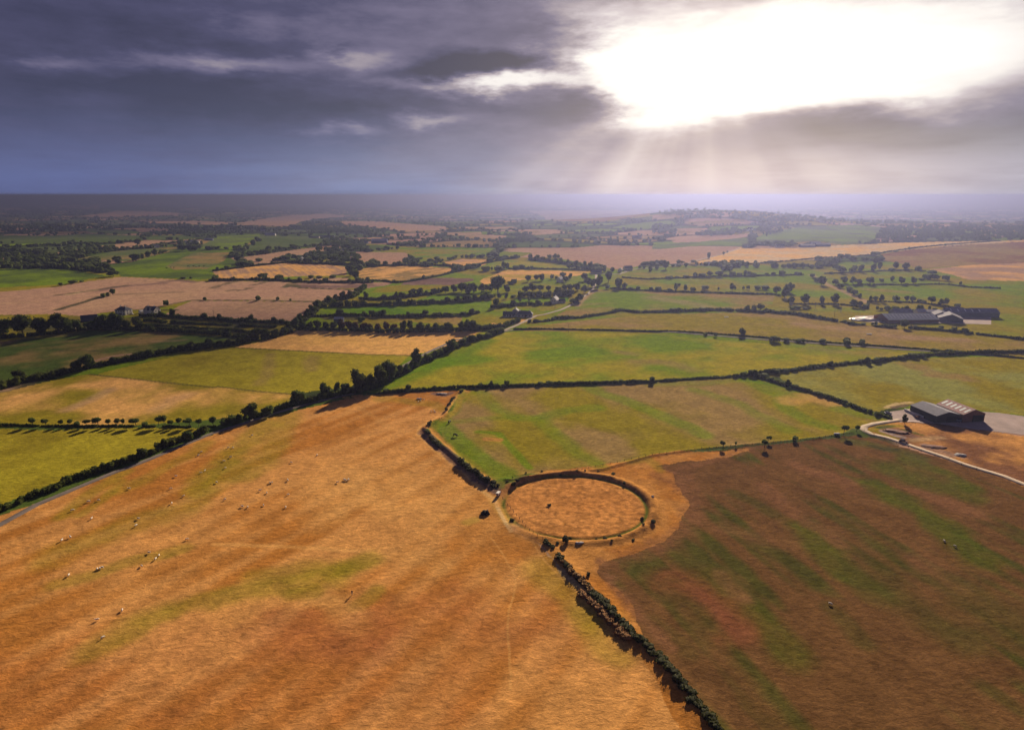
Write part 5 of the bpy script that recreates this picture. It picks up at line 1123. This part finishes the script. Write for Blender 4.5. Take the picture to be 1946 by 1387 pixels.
# vehicles and small farm things
def vehicle(name, label, cat, p, yaw, body, cab=None, L=4.2, Wv=1.8, h=.9, cabin=True, group=None):
    root = empty(name, (p[0], p[1], p[2] + .1), yaw); mb = MB(); a, b = L / 2, Wv / 2
    prof = [(-a, .45), (-a, h), (-a * .9, h + .08), (a * .35, h + .05), (a * .95, h * .86), (a, .5)]
    for s_ in (-1, 1): mb.face([(x, s_ * b, z) for x, z in (prof if s_ < 0 else prof[::-1])])
    for (x0, z0), (x1, z1) in zip(prof, prof[1:] + prof[:1]): mb.face([(x0, -b, z0), (x0, b, z0), (x1, b, z1), (x1, -b, z1)])
    mb.build('body', body, root)
    if cabin:
        m2 = MB(); q = [(-a * .8, h + .04), (-a * .6, h + .62), (a * .1, h + .62), (a * .42, h + .04)]
        for s_ in (-1, 1): m2.face([(x, s_ * b * .85, z) for x, z in (q if s_ < 0 else q[::-1])])
        for (x0, z0), (x1, z1) in zip(q, q[1:]): m2.face([(x0, -b * .85, z0), (x0, b * .85, z0), (x1, b * .85, z1), (x1, -b * .85, z1)])
        m2.build('cabin', GLASS, root)
    for x in (-a * .62, a * .62):
        for s_ in (-1, 1):
            m3 = MB(); m3.tube([(x, s_ * (b - .22), .34), (x, s_ * (b + .02), .34)], [.34, .34], 12); m3.build('wheel', DARKV, root)
    return tag(root, label, cat, group)
def box_trailer(name, label, p, yaw):
    root = empty(name, (p[0], p[1], p[2]), yaw); m = MB(); m.quadbox(-1.1, 1.1, -.65, .65, .45, 1.5); m.build('body', WHITE, root)
    m = MB(); m.quadbox(-1.13, -1.10, -.25, .25, .6, 1.3); m.build('rear_door', METAL, root)
    m = MB(); m.tube([(1.1, 0, .5), (2.0, 0, .45)], [.05, .05], 6); m.build('drawbar', METAL, root)
    for s_ in (-1, 1): m = MB(); m.tube([(0, s_ * .55, .3), (0, s_ * .75, .3)], [.3, .3], 12); m.build('wheel', DARKV, root)
    return tag(root, label, 'trailer')
box_trailer('livestock_trailer', 'small white livestock trailer at the corner left of the henge', gp('P', 947, 941), R(65))
vehicle('parked_car', 'dark parked car on the grass below the rubble heap', 'car', gp('B', 945, 815), R(-35), RUST)
vehicle('tractor', 'dark vehicle parked by the open barn front', 'tractor', gp('B', 1810, 500), R(20), METAL, L=4.5, h=1.5)
vehicle('red_trailer', 'rusty red trailer beside the barn wall', 'trailer', gp('B', 1165, 440), R(40), RUST, cabin=False, L=3.4, h=1.3)
vehicle('blue_van', 'small blue van at the end of the barn hedge', 'van', gp('B', 705, 392), R(10), METAL, L=4.0, h=1.4)
vehicle('silver_car', 'silver car parked beside the big grey shed end', 'car', gp('C', 630, 430), R(30), STONE)
vehicle('white_car', 'white car parked right of the two white houses garage', 'car', gp('P', 250.5, 598), R(0), WHITE)
vehicle('white_car', 'white car on the road beside the middle copse', 'car', gp('S4', 1535, 520), R(50), WHITE)
m = MB(); m.quadbox(-1.6, 1.6, -.5, .5, .25, .75)
o = m.build('water_trough', METAL); q = gp('P', 797, 759); o.location = tuple(q); tag(o, 'dark metal feeding trough near the sheep group at the top', 'trough')
m = MB(); m.quadbox(-1.5, 1.5, -.4, .4, .0, .6); m.quadbox(-1.3, 1.3, -.25, .25, .6, .7)
o = m.build('water_trough', WHITE); q = gp('B', -430, 500 + 300); q = gp('R6', 1135, 798); o.location = tuple(q); tag(o, 'white water trough against the grassy bank near two thorns', 'trough')
for i, (x, y) in enumerate([(455, 75), (1335, 180)]):
    m = MB(); m.quadbox(-2.2, 2.2, -.5, .5, .1, .8); o = m.build('feed_trough', WHITE); q = gp('R6', x, y); o.location = tuple(q); tag(o, ['white feeding trough in the long pasture above the lone tree', 'white feeding trough in the brown pasture below the farm'][i], 'trough')
# utility poles
for x, y, hz_, fr_, lb in [(1935, 300, 9, 'S1', 'thin utility pole at the edge of the pink barley'), (1000, 780, 9, 'R3', 'utility pole in the meadow left of the farm, westmost'), (1120, 815, 9, 'R3', 'utility pole in the meadow left of the farm, nearer'),
                           (1160, 790, 9, 'R3', 'utility pole in the meadow left of the farm, taller'), (1278, 525, 8, 'C', 'utility pole right of the tree before the grey shed'), (1132, 700, 8, 'S4', 'utility pole beside the middle lane'), (1300, 985, 8, 'S4', 'utility pole on the lane above the bright green field'), (1562, 290, 8, 'C', 'utility pole rising behind the white roofed barn')]:
    q = gp(fr_, x, y); m = MB(); m.tube([(0, 0, -.3), (0, 0, hz_)], [.16, .11], 6); m.tube([(-.9, 0, hz_ - .5), (.9, 0, hz_ - .5)], [.06, .06], 4); o = m.build('utility_pole', WOODP); o.location = tuple(q); tag(o, lb, 'pole', 'utility poles')
# fence posts along the farm track and by the henge
def fence(label, fr, s, step, h, wires=True, m_=WOODP):
    P = G(dens(L_(fr, s), 5)); seg = np.hypot(np.diff(P[:, 0]), np.diff(P[:, 1])); cum = np.concatenate([[0], np.cumsum(seg)]); n = int(cum[-1] / step); root = empty('wire_fence', tuple(P[0])); pr = None
    ps = []
    pm = None
    for i in range(n + 1):
        u = i * step; x = np.interp(u, cum, P[:, 0]); y = np.interp(u, cum, P[:, 1]); z = float(terr(np.array([x]), np.array([y]))[0]); ps.append((x, y, z))
    for i, p in enumerate(ps[:95]):
        if pm is None:
            m = MB(); m.tube([(0, 0, -.3), (0, 0, h)], [.08, .07], 5); o = m.build('post', m_, root); pm = o.data
        else: o = link(bpy.data.objects.new('post', pm), root)
        o.location = (p[0] - P[0][0], p[1] - P[0][1], p[2] - P[0][2])
    m = MB()
    for a, b in zip(ps[:95][:-1], ps[:95][1:]):
        for hz_ in (.5, .8, 1.05): m.tube([tuple(np.array(a) - P[0] + (0, 0, hz_)), tuple(np.array(b) - P[0] + (0, 0, hz_))], [.012, .012], 3, False)
    m.build('wire', METAL, root); return tag(root, label, 'fence')
fence('post and wire fence beside the gravel farm track', 'B', '340,650 460,700 620,760 840,835 1075,915 1335,1000 1600,1070 1870,1180 2300,1300', 6, 1.2)
fence('post and wire fence along the left side of the henge', 'H', '270,430 330,520 440,650 560,790 640,850 730,905', 3, 1.1)
fence('post and wire fence on the grassy bank right of the henge', 'R6', '-560,1040 0,925 300,885 700,852 1000,822 1230,790', 4.0, 1.0)

# ------------------------------------------------------------------ animals and the person
def skinned(name, verts, edges, rad, m_, sub=1):
    me = bpy.data.meshes.new(name); me.from_pydata(verts, edges, []); me.update(); o = bpy.data.objects.new(name, me); COL.objects.link(o)
    md = o.modifiers.new('skin', 'SKIN'); me.skin_vertices or None
    if not me.skin_vertices: 
        bpy.context.view_layer.objects.active = o
    sv = me.skin_vertices[0].data
    for i, r_ in enumerate(rad): sv[i].radius = (r_, r_) if not isinstance(r_, tuple) else r_
    sv[0].use_root = True
    o.modifiers.new('sub', 'SUBSURF').levels = sub; o.modifiers['sub'].render_levels = sub
    bpy.context.view_layer.update(); dg = bpy.context.evaluated_depsgraph_get(); ev = o.evaluated_get(dg); m2 = bpy.data.meshes.new_from_object(ev)
    bpy.data.objects.remove(o); m2.materials.clear(); m2.materials.append(m_); m2.name = name
    for p in m2.polygons: p.use_smooth = True; p.material_index = 0
    return m2
def quad_mesh(kind, grazing):
    if kind == 'sheep': L, H, br, lr, leg = .55, .62, .27, .045, .40
    else: L, H, br, lr, leg = 1.0, 1.12, .38, .08, .70
    hz_ = H - br * .2
    V = [(0, 0, hz_), (-L * .55, 0, hz_ + .02), (-L * .95, 0, hz_ - .02), (L * .5, 0, hz_), (L * .9, 0, hz_ + .04)]; r_ = [br, br * .95, br * .6, br * .9, br * .6]; E = [(0, 1), (1, 2), (0, 3), (3, 4)]
    if grazing: V += [(L * 1.25, 0, hz_ - .12), (L * 1.5, 0, hz_ * .38), (L * 1.6, 0, hz_ * .16)]
    else: V += [(L * 1.2, 0, hz_ + .22), (L * 1.42, 0, hz_ + .34), (L * 1.78, 0, hz_ + .22)]
    r_ += [br * .42, br * .36, br * .22]; E += [(4, 5), (5, 6), (6, 7)]
    for sx, sy in ((1, 1), (1, -1), (-1, 1), (-1, -1)):
        b = len(V); a = 4 if sx > 0 else 2; x = sx * L * .78
        if sx > 0: V += [(x, sy * br * .55, leg), (x + .02, sy * br * .5, leg * .5), (x, sy * br * .5, .02)]
        else: V += [(x, sy * br * .6, leg * 1.05), (x - .06 * L * 2, sy * br * .5, leg * .48), (x, sy * br * .5, .02)]
        r_ += [lr * 1.9, lr, lr * .8]; E += [(3 if sx > 0 else 1, b), (b, b + 1), (b + 1, b + 2)]
    V.append((-L * 1.12, 0, hz_ - .15)); r_.append(lr * .8); E.append((2, len(V) - 1))
    return V, E, r_
def animal_meshes(kind, m_):
    out = []
    for gz_ in (True, False):
        V, E, r_ = quad_mesh(kind, gz_); out.append(skinned(kind, V, E, r_, m_))
    return out
SHEEP = animal_meshes('sheep', WOOL); COWS = animal_meshes('cow', HIDE)
FLOCKS = [('in the upper part of the orange pasture', 'sheep in the orange pasture', 'R7', '1065,32 1012,122 938,50 915,62 760,84 727,160 808,205 735,250 473,160 285,232 222,240 1062,227 1168,270 1203,274 1300,262 1437,274 1320,185 1278,172 1340,124 1353,122 1450,109 1755,122 1800,105 1810,110 1824,106 1450,197'),
  ('down the left side of the orange pasture', 'sheep in the orange pasture', 'R7', '122,294 240,345 530,345 515,387 110,459 58,479 828,472 595,554 656,572 635,594 550,637 275,655 292,652 306,647 100,694 430,908 277,967 308,1078'),
  ('in the middle of the orange pasture beside the henge field', 'sheep in the orange pasture', 'R8', '14,105 22,108 38,105'),
  ('on the green bands below the lane', 'sheep in the orange pasture', 'R4', '1230,805 915,907 898,927 1097,939 1055,962 1084,880 1110,880 1630,927 1470,972'),
  ('near the trough under the top hedge', 'sheep by the top hedge', 'R5', '470,597 485,592 505,582 550,657 568,652 573,662'),
  ('in the brown field at lower right', 'sheep in the brown field', 'R9', '1797,483 1862,514 1095,870')]
ra = random.Random(11)
for phrase, grp, fr_, s in FLOCKS:
    ps = sorted([tuple(map(float, t.split(','))) for t in s.split()])
    for i, (x, y) in enumerate(ps):
        q = gp(fr_, x, y); o = link(bpy.data.objects.new('sheep', SHEEP[ra.random() < .3])); o.location = (q[0], q[1], q[2]); o.rotation_euler = (0, 0, ra.uniform(0, 6.28)); k = ra.uniform(.82, 1.0); o.scale = (k, k, k)
        tag(o, 'white sheep, ' + ordw(i, len(ps), 'one') + ' ' + phrase.replace(' beside the henge field', ''), 'sheep', grp)
for x, y, yw_, gz_, lb in [(698, 808, -.4, 0, 'black cow grazing on the lush green corner, nearer one'), (661, 726, 1.2, 0, 'black cow grazing on the lush green corner, farther one')]:
    q = gp('R5', x, y); o = link(bpy.data.objects.new('cow', COWS[gz_])); o.location = tuple(q); o.rotation_euler = (0, 0, yw_); o.scale = (1.15,) * 3; tag(o, lb, 'cow', 'cows in the centre pasture')
for i, (x, y) in enumerate([(702, 520), (728, 516), (748, 517), (836, 509), (846, 513), (868, 508), (885, 512), (905, 510), (933, 508)]):
    q = gp('R1', x, y); o = link(bpy.data.objects.new('cow', COWS[i % 2])); o.location = tuple(q); o.rotation_euler = (0, 0, i * 1.3); o.scale = (1.3,) * 3; tag(o, 'dark cow, ' + ordw(i, 9, 'one') + ', on the big dark green field', 'cow', 'cows on the far green field')
# person
def person(p, yaw):
    root = empty('person', tuple(p), yaw)
    V = [(0, 0, .95), (0, 0, 1.15), (0, 0, 1.36), (0, 0, 1.48), (0, .01, 1.56), (0, .02, 1.66), (0, .02, 1.74)]; r_ = [(.15, .11), (.145, .10), (.17, .105), .06, .065, (.085, .10), .06]
    E = [(i, i + 1) for i in range(6)]
    for s_ in (-1, 1):
        b = len(V); V += [(s_ * .10, 0, .86), (s_ * .12, .01, .48), (s_ * .13, -.01, .09), (s_ * .14, .13, .04)]; r_ += [.088, .062, .042, .04]; E += [(0, b), (b, b + 1), (b + 1, b + 2), (b + 2, b + 3)]
        b = len(V); V += [(s_ * .20, 0, 1.38), (s_ * .25, -.02, 1.12), (s_ * .17, .20, 1.05), (s_ * .12, .27, 1.07)]; r_ += [.062, .048, .036, .030]; E += [(2, b), (b, b + 1), (b + 1, b + 2), (b + 2, b + 3)]
        h = len(V) - 1
        for k in range(5): V.append((s_ * (.12 - .02 * (k - 2)) , .33 + (.01 if k == 2 else 0) - (.03 if k in (0, 4) else 0), 1.07 - .01 * k)); r_.append(.010); E.append((h, len(V) - 1))
    me = skinned('person_body', V, E, r_, SKIN, 1); b_ = link(bpy.data.objects.new('body', me), root)
    def shell(name, idx_V, idx_E, rr, m_): link(bpy.data.objects.new(name, skinned(name, idx_V, idx_E, rr, m_, 1)), root)
    shell('jacket', [(0, 0, .86), (0, 0, 1.15), (0, 0, 1.37), (0, 0, 1.47), (.20, 0, 1.385), (.255, -.02, 1.12), (.18, .19, 1.05), (-.20, 0, 1.385), (-.255, -.02, 1.12), (-.18, .19, 1.05)], [(0, 1), (1, 2), (2, 3), (2, 4), (4, 5), (5, 6), (2, 7), (7, 8), (8, 9)], [(.19, .15), (.18, .14), (.20, .135), .08, .085, .068, .052, .085, .068, .052], JACKET)
    shell('trousers', [(0, 0, .93), (.10, 0, .84), (.12, .01, .48), (.13, -.01, .12), (-.10, 0, .84), (-.12, .01, .48), (-.13, -.01, .12)], [(0, 1), (1, 2), (2, 3), (0, 4), (4, 5), (5, 6)], [(.165, .125), .105, .08, .062, .105, .08, .062], TROUS)
    shell('hair', [(0, .0, 1.70), (0, -.01, 1.765)], [(0, 1)], [(.092, .10), .075], HAIR)
    for s_ in (-1, 1):
        shell('shoe', [(s_ * .13, -.03, .045), (s_ * .14, .15, .04)], [(0, 1)], [.055, .048], JACKET)
    return tag(root, 'person in dark jacket and pale trousers standing in the orange pasture', 'person')
person(gp('P', 669.3, 1129.5), R(160))

# ------------------------------------------------------------------ added clouds, unseen above the view, placed to shade the left fields
sv, sq = qsphere(14)
def cloud(px, py, rx, ry, alt, seed, rot=0):
    g_ = G([(px, py)])[0]; k = (alt - g_[2]) / SUNV[2]; c_ = g_ + SUNV * k
    n_ = fbm(sv[:, 0] * 1.6 + seed, sv[:, 1] * 1.6 + sv[:, 2] * 1.1 + seed * 2, 4, seed)
    V = sv * np.array([rx, ry, min(rx, ry) * .25]) * (.55 + .95 * n_)[:, None]
    el = math.degrees(math.atan2(c_[2] - CAMH, math.hypot(c_[0], c_[1])))
    print('cloud', round(el, 1), 'az', round(math.degrees(math.atan2(c_[0], c_[1])), 1), 'ground', g_[:2].round())
    o = link(bpy.data.objects.new('cloud', qmesh('cloud', V, sq, [SHADE_CLOUD], smooth=True))); o.location = tuple(c_); o.rotation_euler = (0, 0, rot); tag(o, kind='structure')
cloud(150, 440, 800, 260, 8600, 12); cloud(280, 645, 170, 62, 2700, 8)

# ------------------------------------------------------------------ haze: one closed box of even, pale air
hm = bpy.data.materials.new('haze'); hm.use_nodes = True; nt = hm.node_tree; nt.nodes.clear(); h_ = NB(nt)
pv = h_.n('ShaderNodeVolumePrincipled'); pv.inputs['Color'].default_value = HAZE_COL; pv.inputs['Density'].default_value = HAZE_DENSITY; pv.inputs['Anisotropy'].default_value = HAZE_G
mo = h_.n('ShaderNodeOutputMaterial'); nt.links.new(pv.outputs[0], mo.inputs['Volume'])
mb = MB(); zlo = float(gz.min()) - 1.5; zhi = max(CAMH, float(gz.max()) + 22) + 6
mb.quadbox(-37000, 37000, -37000, 37000, zlo, zhi); print('haze z', zlo, zhi)
o = mb.build('haze', hm); tag(o, 'pale haze filling the valley air', 'haze', kind='stuff')
